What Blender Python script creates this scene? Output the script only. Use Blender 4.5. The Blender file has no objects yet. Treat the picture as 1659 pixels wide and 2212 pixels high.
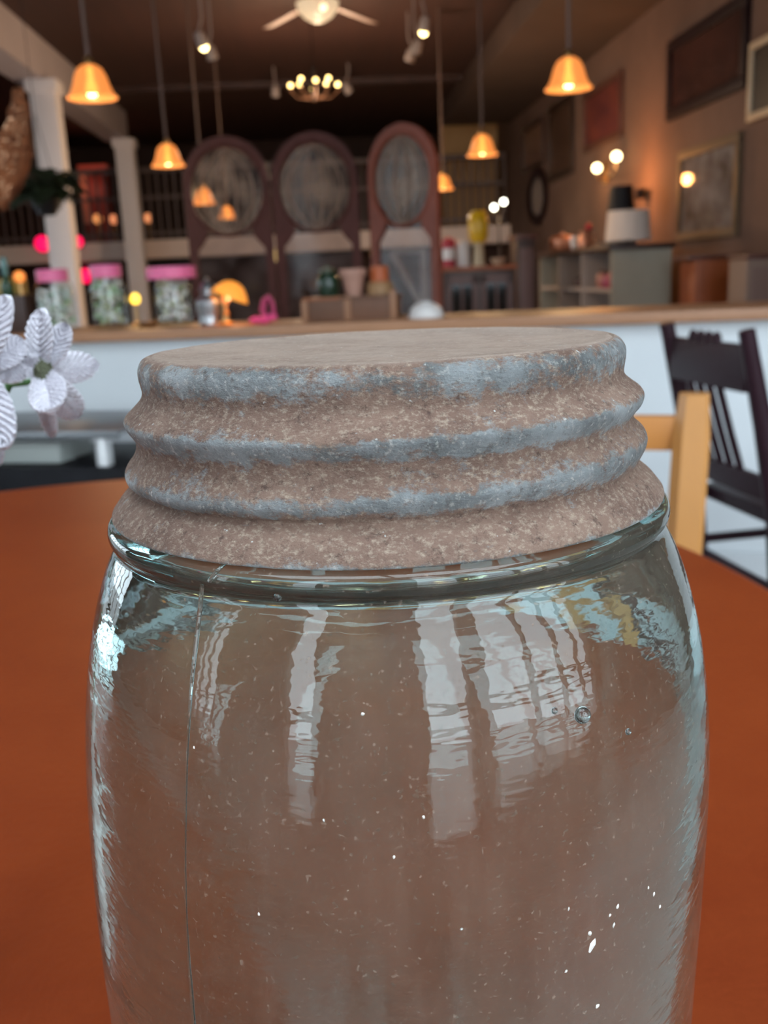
import bpy, bmesh, math, random
from mathutils import Vector, Matrix, noise as mnoise
random.seed(7)
PI = math.pi
sc = bpy.context.scene
C = sc.collection

# ------------------------------------------------------------------ camera
ZC = 0.993                      # lens height above the floor
F, CX, CY = 2080.0, 829.5, 1106.0
PITCH, ROLL = math.radians(13.8), math.radians(-2.7)
_f = Vector((0, math.cos(PITCH), -math.sin(PITCH)))
_r0 = Vector((1, 0, 0)); _u0 = _r0.cross(_f)
_r = math.cos(ROLL)*_r0 + math.sin(ROLL)*_u0
_u = -math.sin(ROLL)*_r0 + math.cos(ROLL)*_u0
CAM = Vector((0, 0, ZC))
cd = bpy.data.cameras.new('camera'); cam = bpy.data.objects.new('camera', cd); C.objects.link(cam)
m = Matrix((_r, _u, -_f)).transposed().to_4x4(); m.translation = CAM
cam.matrix_world = m
cd.sensor_fit = 'HORIZONTAL'; cd.sensor_width = 36.0
cd.lens = 36.0*F/1659.0
cd.clip_start = 0.01; cd.clip_end = 200
cd.dof.use_dof = True; cd.dof.focus_distance = 0.142; cd.dof.aperture_fstop = 41.0
sc.camera = cam

# ------------------------------------------------------------------ sky, exposure
w = bpy.data.worlds.new('overcast'); sc.world = w; w.use_nodes = True
bg = w.node_tree.nodes['Background']
bg.inputs[0].default_value = (0.80, 0.90, 1.0, 1); bg.inputs[1].default_value = 7.5
sc.view_settings.view_transform = 'Standard'; sc.view_settings.look = 'None'
sc.view_settings.exposure = 0.0; sc.view_settings.gamma = 1.0
sc.view_settings.use_curve_mapping = False
cy = sc.cycles
cy.use_denoising = True; cy.max_bounces = 10; cy.transmission_bounces = 9
cy.use_adaptive_sampling = True; cy.adaptive_threshold = 0.05; cy.adaptive_min_samples = 24
cy.transparent_max_bounces = 16; cy.glossy_bounces = 4; cy.diffuse_bounces = 3
cy.sample_clamp_indirect = 5.0; cy.blur_glossy = 0.3

# ------------------------------------------------------------------ where a pixel points
def ray(x, y):
    return (_f*F + _r*(x-CX) - _u*(y-CY)).normalized()
def at(x, y, Y):                 # point on the ray at world depth Y
    d = ray(x, y); return CAM + d*(Y/d.y)
def at_z(x, y, z):               # point on the ray at height z
    d = ray(x, y); return CAM + d*((z-ZC)/d.z)
YAW = math.atan(0.057)           # the room runs slightly to the left of the lens axis
def rw(u, v, z=0.0):
    return Vector((u*math.cos(YAW)-v*math.sin(YAW), u*math.sin(YAW)+v*math.cos(YAW), z))
def to_uv(p):
    return (p.x*math.cos(YAW)+p.y*math.sin(YAW), -p.x*math.sin(YAW)+p.y*math.cos(YAW))
def on_wall(x, y, uw):           # ray against the long wall u = uw -> (v, z)
    d = ray(x, y); du = d.x*math.cos(YAW)+d.y*math.sin(YAW)
    p = CAM + d*(uw/du); return to_uv(p)[1], p.z

# ------------------------------------------------------------------ mesh helpers
class MB:
    def __init__(s): s.v = []; s.f = []; s.sm = []
    def add(s, vs, fs, smooth=False, M=None):
        o = len(s.v)
        s.v += [tuple(M @ Vector(p)) if M else tuple(p) for p in vs]
        s.f += [tuple(i+o for i in f) for f in fs]; s.sm += [smooth]*len(fs); return s
    def box(s, x0, x1, y0, y1, z0, z1, bev=0.0, M=None):
        bm = bmesh.new(); bmesh.ops.create_cube(bm, size=1)
        for v in bm.verts:
            v.co = ((x0+x1)/2+v.co.x*(x1-x0), (y0+y1)/2+v.co.y*(y1-y0), (z0+z1)/2+v.co.z*(z1-z0))
        if bev > 0:
            bmesh.ops.bevel(bm, geom=list(bm.edges), offset=bev, segments=2, affect='EDGES', profile=0.6)
        bm.verts.index_update()
        s.add([v.co[:] for v in bm.verts], [[v.index for v in f.verts] for f in bm.faces], bev > 0, M); bm.free(); return s
    def lathe(s, prof, n=32, M=None, smooth=True):
        vs = []; fs = []; k = len(prof)
        for i in range(n):
            a = 2*PI*i/n
            for (r, z) in prof: vs.append((r*math.cos(a), r*math.sin(a), z))
        for i in range(n):
            j = (i+1) % n
            for q in range(k-1): fs.append((i*k+q, j*k+q, j*k+q+1, i*k+q+1))
        return s.add(vs, fs, smooth, M)
    def tube(s, pts, r, n=8, cap=True):
        pts = [Vector(p) for p in pts]; k = len(pts)
        rs = r if isinstance(r, (list, tuple)) else [r]*k
        vs = []; fs = []; prev = None
        for i, p in enumerate(pts):
            t = (pts[min(i+1, k-1)]-pts[max(i-1, 0)]).normalized()
            if prev is None:
                a = t.cross(Vector((0, 0, 1)))
                if a.length < 1e-3: a = t.cross(Vector((1, 0, 0)))
                a.normalize()
            else: a = (prev - t*prev.dot(t)).normalized()
            prev = a; b = t.cross(a)
            for q in range(n):
                an = 2*PI*q/n; vs.append(p + (a*math.cos(an)+b*math.sin(an))*rs[i])
        for i in range(k-1):
            for q in range(n):
                q2 = (q+1) % n; fs.append((i*n+q, i*n+q2, (i+1)*n+q2, (i+1)*n+q))
        if cap: fs.append(tuple(range(n))[::-1]); fs.append(tuple((k-1)*n+q for q in range(n)))
        return s.add(vs, fs, True)
    def ball(s, c, rx, ry=None, rz=None, n=16, k=10):
        ry = ry or rx; rz = rz or rx
        prof = [(math.sin(PI*i/k), -math.cos(PI*i/k)) for i in range(k+1)]
        return s.lathe(prof, n, Matrix.Translation(Vector(c)) @ Matrix.Diagonal((rx, ry, rz, 1)))
    def build(s, name, mat, parent=None, loc=None, rz=0.0):
        me = bpy.data.meshes.new(name); me.from_pydata(s.v, [], s.f); me.validate(); me.update()
        if len(me.polygons) == len(s.sm): me.polygons.foreach_set('use_smooth', s.sm)
        bm = bmesh.new(); bm.from_mesh(me); bmesh.ops.remove_doubles(bm, verts=bm.verts, dist=1e-7)
        bmesh.ops.recalc_face_normals(bm, faces=bm.faces); bm.to_mesh(me); bm.free()
        if any(s.sm): me.set_sharp_from_angle(angle=math.radians(42))
        o = bpy.data.objects.new(name, me); C.objects.link(o)
        if mat: me.materials.append(mat)
        o.parent = parent
        if loc is not None: o.location = loc
        o.rotation_euler.z = rz
        return o
def tag(o, label, cat, group=None):
    o['label'] = label; o['category'] = cat
    if group: o['group'] = group
    return o
def thing(name, label, cat, loc=(0, 0, 0), rz=0.0, group=None):
    o = bpy.data.objects.new(name, None); C.objects.link(o); o.empty_display_size = 0.05
    o.location = loc; o.rotation_euler.z = rz
    return tag(o, label, cat, group)
def struct(o): o['kind'] = 'structure'; return o
def dup(root, loc, rz, label):
    r = root.copy(); C.objects.link(r); r.location = loc; r.rotation_euler.z = rz; r['label'] = label
    for ch in list(root.children):
        c = ch.copy(); C.objects.link(c); c.parent = r
        for g in ch.children:
            d = g.copy(); C.objects.link(d); d.parent = c
    return r

# ------------------------------------------------------------------ materials
def mat(name, col, rough=0.6, metal=0.0, var=0.0, scale=8.0, col2=None, bump=0.0, bscale=60.0, emit=None, est=0.0, stretch=None, spec=0.5):
    M = bpy.data.materials.new(name); M.use_nodes = True; nt = M.node_tree; N = nt.nodes; L = nt.links
    p = N['Principled BSDF']
    p.inputs['Base Color'].default_value = (*col, 1); p.inputs['Roughness'].default_value = rough
    p.inputs['Metallic'].default_value = metal; p.inputs['Specular IOR Level'].default_value = spec
    if var > 0 or bump > 0:
        tc = N.new('ShaderNodeTexCoord'); src = tc.outputs['Object']
        if stretch:
            mp = N.new('ShaderNodeMapping'); mp.inputs['Scale'].default_value = stretch
            L.new(src, mp.inputs[0]); src = mp.outputs[0]
    if var > 0:
        nz = N.new('ShaderNodeTexNoise'); nz.inputs['Scale'].default_value = scale
        nz.inputs['Detail'].default_value = 6; nz.inputs['Roughness'].default_value = 0.65
        L.new(src, nz.inputs['Vector'])
        mr = N.new('ShaderNodeMapRange'); mr.inputs[1].default_value = 0.3; mr.inputs[2].default_value = 0.7
        L.new(nz.outputs[0], mr.inputs[0])
        mx = N.new('ShaderNodeMix'); mx.data_type = 'RGBA'
        c2 = col2 or tuple(c*(1-var) for c in col)
        mx.inputs[6].default_value = (*c2, 1); mx.inputs[7].default_value = (*col, 1)
        L.new(mr.outputs[0], mx.inputs[0]); L.new(mx.outputs[2], p.inputs['Base Color'])
    if bump > 0:
        nb = N.new('ShaderNodeTexNoise'); nb.inputs['Scale'].default_value = bscale; nb.inputs['Detail'].default_value = 4
        L.new(src, nb.inputs['Vector'])
        b = N.new('ShaderNodeBump'); b.inputs['Strength'].default_value = bump; b.inputs['Distance'].default_value = 0.01
        L.new(nb.outputs[0], b.inputs['Height']); L.new(b.outputs[0], p.inputs['Normal'])
    if emit:
        p.inputs['Emission Color'].default_value = (*emit, 1); p.inputs['Emission Strength'].default_value = est
    return M
def see_through(name, tint, gloss_rough=0.05, film=0.0, film_col=(0.5, 0.5, 0.5), film_scale=20.0, film_var=0.0, refl=1.0):
    """thin pane: lets the view pass, reflects by Fresnel, with a film of dust or etching"""
    M = bpy.data.materials.new(name); M.use_nodes = True; nt = M.node_tree; N = nt.nodes; L = nt.links
    N.remove(N['Principled BSDF']); out = N['Material Output']
    tr = N.new('ShaderNodeBsdfTransparent'); tr.inputs[0].default_value = (*tint, 1)
    gl = N.new('ShaderNodeBsdfGlossy'); gl.inputs['Roughness'].default_value = gloss_rough
    lw = N.new('ShaderNodeLayerWeight'); lw.inputs[0].default_value = 0.5
    pw = N.new('ShaderNodeMath'); pw.operation = 'POWER'; pw.inputs[1].default_value = 5; L.new(lw.outputs['Facing'], pw.inputs[0])
    fr = N.new('ShaderNodeMath'); fr.operation = 'MULTIPLY_ADD'; fr.inputs[1].default_value = 0.9*refl; fr.inputs[2].default_value = 0.04*refl; L.new(pw.outputs[0], fr.inputs[0])
    m1 = N.new('ShaderNodeMixShader'); L.new(fr.outputs[0], m1.inputs[0]); L.new(tr.outputs[0], m1.inputs[1]); L.new(gl.outputs[0], m1.inputs[2])
    last = m1
    if film > 0:
        df = N.new('ShaderNodeBsdfDiffuse'); df.inputs[0].default_value = (*film_col, 1)
        m2 = N.new('ShaderNodeMixShader'); m2.inputs[0].default_value = film
        if film_var > 0:
            tc = N.new('ShaderNodeTexCoord'); nz = N.new('ShaderNodeTexNoise'); nz.inputs['Scale'].default_value = film_scale
            nz.inputs['Detail'].default_value = 3
            L.new(tc.outputs['Object'], nz.inputs['Vector'])
            mr = N.new('ShaderNodeMapRange'); mr.inputs[1].default_value = 0.35; mr.inputs[2].default_value = 0.65
            mr.inputs[3].default_value = max(0, film-film_var); mr.inputs[4].default_value = min(1, film+film_var)
            L.new(nz.outputs[0], mr.inputs[0]); L.new(mr.outputs[0], m2.inputs[0])
        L.new(last.outputs[0], m2.inputs[1]); L.new(df.outputs[0], m2.inputs[2]); last = m2
    L.new(last.outputs[0], out.inputs[0]); return M

WOOD_DARK = mat('dark_wood', (0.060, 0.026, 0.018), 0.45, var=0.5, scale=6, stretch=(1, 1, .2))
WOOD_RED = mat('red_brown_wood', (0.115, 0.035, 0.022), 0.4, var=0.4, scale=6, stretch=(1, 1, .2))
WOOD_ORANGE = mat('orange_wood', (0.36, 0.085, 0.018), 0.45, var=0.3, scale=5, stretch=(1, 1, .2))
WOOD_HONEY = mat('honey_wood', (0.52, 0.235, 0.065), 0.38, var=0.12, scale=9, stretch=(3, 3, .4))
WOOD_TRIM = mat('counter_wood', (0.46, 0.22, 0.11), 0.45, var=0.3, scale=7, stretch=(.2, 2, 2))
WOOD_MID = mat('brown_wood', (0.16, 0.065, 0.03), 0.5, var=0.3, scale=6)
PAINT_WHITE = mat('white_paint', (0.72, 0.755, 0.775), 0.6, var=0.05, scale=3)
PAINT_GREY = mat('grey_paint', (0.46, 0.40, 0.41), 0.65, var=0.1, scale=2)
PAINT_COLUMN = mat('column_paint', (0.84, 0.78, 0.77), 0.65, var=0.06, scale=2)
PLASTER = mat('brown_plaster', (0.175, 0.108, 0.084), 0.8, var=0.35, scale=0.9, spec=.15)
CEIL = mat('dark_ceiling_boards', (0.050, 0.017, 0.011), 0.7, var=0.3, scale=1.5, stretch=(6, .3, 1))
BLACK = mat('black', (0.012, 0.011, 0.013), 0.5, spec=.2)
BRASS = mat('brass', (0.55, 0.32, 0.12), 0.3, 0.9)
STEEL_DARK = mat('dull_steel', (0.20, 0.21, 0.22), 0.35, 0.5)
STEEL = mat('steel', (0.42, 0.43, 0.44), 0.28, 0.9)
SILVER = mat('silver', (0.55, 0.56, 0.58), 0.2, 1.0)
DARKMETAL = mat('dark_metal', (0.05, 0.035, 0.03), 0.4, 0.6)
CORD = mat('cord', (0.17, 0.115, 0.095), 0.8, spec=.1)
WHITE_OBJ = mat('white_ceramic', (0.70, 0.66, 0.63), 0.35)
def glow_shade(name, col, emit, est, clear):
    M = mat(name, col, 0.35, emit=emit, est=est); nt = M.node_tree
    tr = nt.nodes.new('ShaderNodeBsdfTransparent'); tr.inputs[0].default_value = (1.0, 0.75, 0.45, 1); mx = nt.nodes.new('ShaderNodeMixShader'); mx.inputs[0].default_value = clear
    nt.links.new(nt.nodes['Principled BSDF'].outputs[0], mx.inputs[1]); nt.links.new(tr.outputs[0], mx.inputs[2]); nt.links.new(mx.outputs[0], nt.nodes['Material Output'].inputs[0]); return M
SHADE_GLOW = glow_shade('amber_glass_shade', (0.35, 0.16, 0.06), (1.0, 0.36, 0.085), 0.80, 0.30)
BULB = mat('lit_bulb', (1, 0.9, 0.6), 0.4, emit=(1.0, 0.74, 0.30), est=11.0)
BULB_WHITE = mat('lit_white_bulb', (1, 1, 0.95), 0.4, emit=(1.0, 0.97, 0.80), est=9.0)
BOWL_GLOW = mat('lit_bowl', (.16, .13, .10), 0.4, emit=(1.0, 0.72, 0.44), est=0.72)

def lamp_light(name, loc, watts, col=(1, 0.62, 0.3), parent=None, r=0.03):
    ld = bpy.data.lights.new(name, 'POINT'); ld.energy = watts; ld.color = col; ld.shadow_soft_size = r
    o = bpy.data.objects.new(name, ld); C.objects.link(o); o.location = loc; o.parent = parent; return o

# ------------------------------------------------------------------ room shell (room frame u, v)
UL, UR, VF, VB, HC = -5.2, 3.17, -1.05, 19.0, 3.5
def rbox(name, u0, u1, v0, v1, z0, z1, m, parent=None, bev=0.0):
    return MB().box(u0, u1, v0, v1, z0, z1, bev).build(name, m, parent, rz=0 if parent else YAW)
FLOOR = mat('pale_floor', (0.40, 0.37, 0.35), 0.4, var=0.2, scale=3)
struct(rbox('floor', UL, UR, VF, VB, -0.1, 0, FLOOR))
ADDED_SKYLIGHT = (-1.6, 1.5, -0.85, 0.55)                    # unseen skylight added over the shop front to brighten table and lid top
mb = MB(); mb.box(UL, UR, ADDED_SKYLIGHT[3], VB, HC, HC+0.1); mb.box(UL, UR, VF, ADDED_SKYLIGHT[2], HC, HC+0.1)
mb.box(UL, ADDED_SKYLIGHT[0], ADDED_SKYLIGHT[2], ADDED_SKYLIGHT[3], HC, HC+0.1); mb.box(ADDED_SKYLIGHT[1], UR, ADDED_SKYLIGHT[2], ADDED_SKYLIGHT[3], HC, HC+0.1)
struct(mb.build('ceiling', CEIL, rz=YAW))
struct(rbox('wall_right', UR, UR+0.12, VF, VB, 0, HC, PLASTER))
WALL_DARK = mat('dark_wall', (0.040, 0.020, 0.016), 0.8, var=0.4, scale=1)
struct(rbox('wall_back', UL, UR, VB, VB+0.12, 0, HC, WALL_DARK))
def wall_with_openings(name, along, fixed, a0, a1, holes, m):
    """wall slab with rectangular openings; along 'u' (front wall) or 'v' (side wall)"""
    mb = MB()
    def seg(p0, p1, z0, z1):
        if p1-p0 < 1e-4 or z1-z0 < 1e-4: return
        if along == 'u': mb.box(p0, p1, fixed-0.14, fixed, z0, z1)
        else: mb.box(fixed-0.14, fixed, p0, p1, z0, z1)
    cur = a0
    for (h0, h1, z0, z1) in sorted(holes):
        seg(cur, h0, 0, HC); seg(h0, h1, 0, z0); seg(h0, h1, z1, HC); cur = h1
    seg(cur, a1, 0, HC)
    return struct(mb.build(name, m, rz=YAW))
PICGLASS = see_through('picture_glass', (0.97, 0.97, 0.97), 0.06, refl=0.22)
PANE = see_through('window_glass', (0.96, 0.98, 0.98))
FRAMEMAT = mat('window_frame_paint', (0.30, 0.26, 0.24), 0.5)
front_holes = [(-4.9, -2.9, 0.5, 3.3), (-1.12, -0.72, 0.45, 3.3), (0.10, 0.52, 0.42, 3.3), (0.62, 2.95, 0.5, 3.3)]
side_holes = [(3.8, 8.0, 0.06, 2.5)]
wall_with_openings('wall_front', 'u', VF, UL-0.14, UR+0.12, front_holes, PAINT_GREY)
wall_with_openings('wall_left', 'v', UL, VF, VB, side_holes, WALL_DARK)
def window(n, along, fixed, h):
    a0, a1, z0, z1 = h; t = 0.045
    nm = 'window_%d' % n
    mb = MB()
    def bx(p0, p1, q0, q1, d0=-0.10, d1=-0.03):
        if along == 'u': mb.box(p0, p1, fixed+d0, fixed+d1, q0, q1)
        else: mb.box(fixed+d0, fixed+d1, p0, p1, q0, q1)
    bx(a0, a0+t, z0, z1); bx(a1-t, a1, z0, z1); bx(a0, a1, z0, z0+t); bx(a0, a1, z1-t, z1)
    for q in range(1, int((a1-a0)/0.55)): c_ = a0+(a1-a0)*q/int((a1-a0)/0.55); bx(c_-0.02, c_+0.02, z0, z1)
    bx(a0, a1, 1.02, 1.06)
    bx(a0, a1, 2.30, 2.35)
    o = struct(mb.build(nm, FRAMEMAT, rz=YAW))
    mb = MB(); bx(a0+t, a1-t, z0+t, z1-t, -0.068, -0.064)
    p = mb.build('pane', PANE, o); 
    ld = bpy.data.lights.new('daylight_portal', 'AREA'); ld.shape = 'RECTANGLE'
    ld.size = a1-a0; ld.size_y = z1-z0; ld.cycles.is_portal = True
    lo = bpy.data.objects.new('daylight_portal', ld); C.objects.link(lo)
    if along == 'u':
        lo.location = rw((a0+a1)/2, fixed-0.16, (z0+z1)/2); lo.rotation_euler = (PI/2, 0, YAW+PI)
    else:
        lo.location = rw(fixed-0.16, (a0+a1)/2, (z0+z1)/2); lo.rotation_euler = (PI/2, 0, YAW+PI/2)
k = 1
for h in front_holes: window(k, 'u', VF, h); k += 1
for h in side_holes: window(k, 'v', UL, h); k += 1
mb = MB()
for x in (ADDED_SKYLIGHT[0], -0.06, ADDED_SKYLIGHT[1]-0.05): mb.box(x, x+0.05, ADDED_SKYLIGHT[2], ADDED_SKYLIGHT[3], HC+0.02, HC+0.09)
for y in (ADDED_SKYLIGHT[2], ADDED_SKYLIGHT[3]-0.05): mb.box(ADDED_SKYLIGHT[0], ADDED_SKYLIGHT[1], y, y+0.05, HC+0.02, HC+0.09)
so = struct(mb.build('window_%d' % k, FRAMEMAT, rz=YAW))  # frame of the added skylight
MB().box(ADDED_SKYLIGHT[0]+.04, ADDED_SKYLIGHT[1]-.04, ADDED_SKYLIGHT[2]+.04, ADDED_SKYLIGHT[3]-.04, HC+0.05, HC+0.054).build('pane', PANE, so)
ld = bpy.data.lights.new('daylight_portal', 'AREA'); ld.shape = 'RECTANGLE'; ld.size = ADDED_SKYLIGHT[1]-ADDED_SKYLIGHT[0]; ld.size_y = ADDED_SKYLIGHT[3]-ADDED_SKYLIGHT[2]; ld.cycles.is_portal = True
lo = bpy.data.objects.new('daylight_portal', ld); C.objects.link(lo); lo.location = rw((ADDED_SKYLIGHT[0]+ADDED_SKYLIGHT[1])/2, (ADDED_SKYLIGHT[2]+ADDED_SKYLIGHT[3])/2, HC+0.12); lo.rotation_euler = (0, 0, YAW)
struct(rbox('ground_street', -26, 24, -30, VF-0.15, -0.16, -0.1, mat('pavement', (0.28, 0.27, 0.26), 0.8, var=0.3, scale=0.6)))
struct(rbox('ground_side', -26, UL-0.15, VF-0.15, 20, -0.16, -0.1, mat('side_pavement', (0.28, 0.27, 0.26), 0.8, var=0.3, scale=0.6)))

# beam, soffit, platform at the back
UBEAM = -2.65
struct(rbox('trim_1', UBEAM-0.32, UBEAM, -1.0, 15.4, ZC+2.10, HC, PAINT_GREY))       # long beam over the columns
struct(rbox('trim_2', 2.08, UR, VF, 16.0, ZC+2.23, HC, mat('soffit_paint', (0.085, 0.05, 0.038), 0.8, var=0.3, scale=1)))
struct(rbox('trim_3', UBEAM, 2.08, 13.5, 13.62, HC-0.07, HC, WOOD_DARK))
VPLAT = 16.0
pf = struct(rbox('floor_platform', UL, UR, VPLAT, VB, 1.42, 1.70, mat('fascia_paint', (0.86, 0.71, 0.62), 0.6, var=0.1, scale=1)))
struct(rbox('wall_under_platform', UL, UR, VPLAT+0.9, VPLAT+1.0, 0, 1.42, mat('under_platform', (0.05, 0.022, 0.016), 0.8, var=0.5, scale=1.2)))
# tan end wall piece over the platform on the right
p0 = at(962, 240, 16.3); p1 = at(1085, 385, 16.3)
u0, v0 = to_uv(p0); u1, _ = to_uv(p1)
struct(rbox('wall_tan_return', u0, UR-0.02, 16.9, 17.05, 1.70, HC, mat('tan_wall', (0.50, 0.31, 0.14), 0.8, var=0.25, scale=1)))

def column(px, label):
    x0, x1, Yd = px
    a = to_uv(at(x0, 400, Yd)); b = to_uv(at(x1, 400, Yd))
    wd = 0.26; v = Yd; u = UBEAM-0.03
    t = thing('column', label, 'column', rw(u, v, 0), YAW, 'white columns under the beam')
    MB().box(-wd/2, wd/2, -wd/2, wd/2, 0.16, ZC+1.98, 0.01).build('shaft', PAINT_COLUMN, t)
    MB().box(-wd/2-.03, wd/2+.03, -wd/2-.03, wd/2+.03, 0, 0.16, 0.01).build('base', PAINT_COLUMN, t)
    MB().box(-wd/2-.03, wd/2+.03, -wd/2-.03, wd/2+.03, ZC+1.98, ZC+2.10, 0.01).build('capital', PAINT_COLUMN, t)
column((90, 150, 10.9), 'nearer white square column rising behind the dark fern')
column((250, 305, 15.2), 'farther white square column between the red cupboard and the arched screen')

# railing on the platform
rt = thing('railing', 'dark balustrade of upright bars along the raised platform edge', 'railing', rw(0, VPLAT+0.08, 1.70), YAW)
RAILM = mat('railing_paint', (0.115, 0.085, 0.08), 0.6)
MB().box(UL+0.05, UR-0.05, -0.035, 0.035, 1.02, 1.10, 0.008).build('top_rail', RAILM, rt)
MB().box(UL+0.05, UR-0.05, -0.02, 0.02, 0.62, 0.67).build('middle_rail', RAILM, rt)
MB().box(UL+0.05, UR-0.05, -0.025, 0.025, 0.08, 0.13).build('bottom_rail', RAILM, rt)
bal = None
for i in range(62):
    x = UL+0.12+i*0.134
    if bal is None:
        bal = MB().box(-0.018, 0.018, -0.018, 0.018, 0.0, 1.02).build('baluster', RAILM, rt); bal.location.x = x
    else:
        b = bal.copy(); C.objects.link(b); b.parent = rt; b.location.x = x

# ------------------------------------------------------------------ the table
TZ = ZC-0.243
TABLE = mat('table_veneer', (0.275, 0.050, 0.0115), 0.42, var=0.3, scale=5.0, col2=(0.205, 0.031, 0.0075), spec=.2, bump=0.08, bscale=260, stretch=(1, 1, 1))
tb = thing('round_table', 'large rounded red brown wooden table under the glass jar', 'table', (-0.27, 0.605, 0))
def ell(a, b, z): return [(a*math.cos(2*PI*i/128), b*math.sin(2*PI*i/128), z) for i in range(128)]
mb = MB(); rings = [(.555, .632, TZ-.032), (.565, .642, TZ-.028), (.565, .642, TZ-.006), (.562, .639, TZ-.001), (.557, .634, TZ)]
vs = []; fs = []
for (a, b, z) in rings: vs += ell(a, b, z)
for q in range(len(rings)-1):
    for i in range(128): j = (i+1) % 128; fs.append((q*128+i, q*128+j, (q+1)*128+j, (q+1)*128+i))
fs.append(tuple(range(128))[::-1]); fs.append(tuple(4*128+i for i in range(128)))
mb.add(vs, fs, False); mb.build('table_top', TABLE, tb)
MB().lathe([(0, .05), (.06, .05), (.075, .12), (.05, .2), (.045, .5), (.07, .62), (.09, TZ-.032), (0, TZ-.032)], 24).build('pedestal', WOOD_RED, tb)
for i in range(4):
    a = PI/4+i*PI/2
    MB().tube([(math.cos(a)*.03, math.sin(a)*.03, .16), (math.cos(a)*.2, math.sin(a)*.2, .10), (math.cos(a)*.38, math.sin(a)*.38, .025)], [.035, .03, .025], 10).build('foot', WOOD_RED, tb)

# ------------------------------------------------------------------ the jar
JX, JY = 0.172*math.sin(math.radians(.25)), 0.172*math.cos(math.radians(.25))
mm = 0.001
def catmull(pts, n):
    out = []
    P = [pts[0]]+list(pts)+[pts[-1]]
    for i in range(1, len(P)-2):
        for j in range(n):
            t = j/n
            out.append(tuple(0.5*((2*P[i][c])+(-P[i-1][c]+P[i+1][c])*t+(2*P[i-1][c]-5*P[i][c]+4*P[i+1][c]-P[i+2][c])*t*t+(-P[i-1][c]+3*P[i][c]-3*P[i+1][c]+P[i+2][c])*t**3) for c in range(2)))
    out.append(tuple(pts[-1])); return out
OUT = [(40.4, -18.2), (40.6, -24), (40.6, -31), (41.6, -35.5), (44.5, -38.0), (47.8, -38.9), (49.3, -39.7), (49.75, -41.0), (49.45, -42.3), (48.75, -43.0), (48.8, -44.0), (49.7, -45.6), (51.3, -49), (53.2, -54.5), (54.9, -61), (56.2, -68), (57.3, -77), (58.0, -88), (58.3, -102), (58.2, -120), (57.6, -142), (56.8, -165), (55.8, -190), (54.5, -212), (52.6, -228), (49.5, -237), (44.5, -241.6), (38, -243)]
OUT_BOTTOM = [(30, -242.2), (15, -240.5), (0, -240)]
INN = [(0, -233), (20, -233.2), (38, -235), (46, -230.5), (49.6, -221), (51.6, -205), (52.8, -185), (53.9, -160), (54.6, -135), (54.9, -108), (54.6, -90), (53.6, -76), (52, -66), (49.6, -58), (46.2, -51.5), (42.0, -46.0), (38.4, -41), (36.8, -36), (36.6, -28), (36.8, -19)]
outp = catmull(OUT, 5)
def bow(z):                               # the blown body leans a hair to the left low down
    t = max(0.0, min(1.0, (-60-z)/80)); return -1.7*t*t*(3-2*t)
prof = [(r, z) for r, z in outp]+catmull(OUT_BOTTOM, 3)
inn = catmull(INN, 4)
full = prof+inn+[(38.5, -17.8), prof[0]]
def jar_mesh(profile, n=192, zbase=243.0):
    vs = []; fs = []; k = len(profile)
    for i in range(n):
        a = 2*PI*i/n
        for (r, z) in profile:
            wob = 1+0.0016*mnoise.noise(Vector((math.cos(a)*1.3, math.sin(a)*1.3, z*0.018)))
            vs.append(((r*wob*math.cos(a)+bow(z))*mm, r*wob*math.sin(a)*mm, (z+zbase)*mm))
    for i in range(n):
        j = (i+1) % n
        for q in range(k-1): fs.append((i*k+q, j*k+q, j*k+q+1, i*k+q+1))
    return vs, fs
GL = bpy.data.materials.new('old_aqua_glass'); GL.use_nodes = True
nt = GL.node_tree; N = nt.nodes; L = nt.links; N.remove(N['Principled BSDF']); out = N['Material Output']
g = N.new('ShaderNodeBsdfGlass'); g.inputs['Color'].default_value = (0.95, 0.985, 0.98, 1); g.inputs['Roughness'].default_value = 0.0; g.inputs['IOR'].default_value = 1.5
tc = N.new('ShaderNodeTexCoord')
mp = N.new('ShaderNodeMapping'); mp.inputs['Scale'].default_value = (1, 1, 3.5); L.new(tc.outputs['Object'], mp.inputs[0])
nb = N.new('ShaderNodeTexNoise'); nb.inputs['Scale'].default_value = 30; nb.inputs['Detail'].default_value = 4; nb.inputs['Roughness'].default_value = .55; L.new(mp.outputs[0], nb.inputs['Vector'])
bp = N.new('ShaderNodeBump'); bp.inputs['Strength'].default_value = .075; bp.inputs['Distance'].default_value = .004
L.new(nb.outputs[0], bp.inputs['Height']); L.new(bp.outputs[0], g.inputs['Normal'])
df = N.new('ShaderNodeBsdfDiffuse'); df.inputs[0].default_value = (0.40, 0.30, 0.235, 1)
ns = N.new('ShaderNodeTexNoise'); ns.inputs['Scale'].default_value = 26; ns.inputs['Detail'].default_value = 7; ns.inputs['Roughness'].default_value = .7; L.new(tc.outputs['Object'], ns.inputs['Vector'])
mr = N.new('ShaderNodeMapRange'); mr.inputs[1].default_value = .35; mr.inputs[2].default_value = .72; mr.inputs[3].default_value = .03; mr.inputs[4].default_value = .15
L.new(ns.outputs[0], mr.inputs[0])
n2 = N.new('ShaderNodeTexNoise'); n2.inputs['Scale'].default_value = 1300; n2.inputs['Detail'].default_value = 2; L.new(tc.outputs['Object'], n2.inputs['Vector'])
m2 = N.new('ShaderNodeMapRange'); m2.inputs[1].default_value = .64; m2.inputs[2].default_value = .74; m2.inputs[3].default_value = 0; m2.inputs[4].default_value = .34; L.new(n2.outputs[0], m2.inputs[0])
mv = N.new('ShaderNodeMapping'); mv.inputs['Scale'].default_value = (1, 1, .12); L.new(tc.outputs['Object'], mv.inputs[0])
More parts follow.
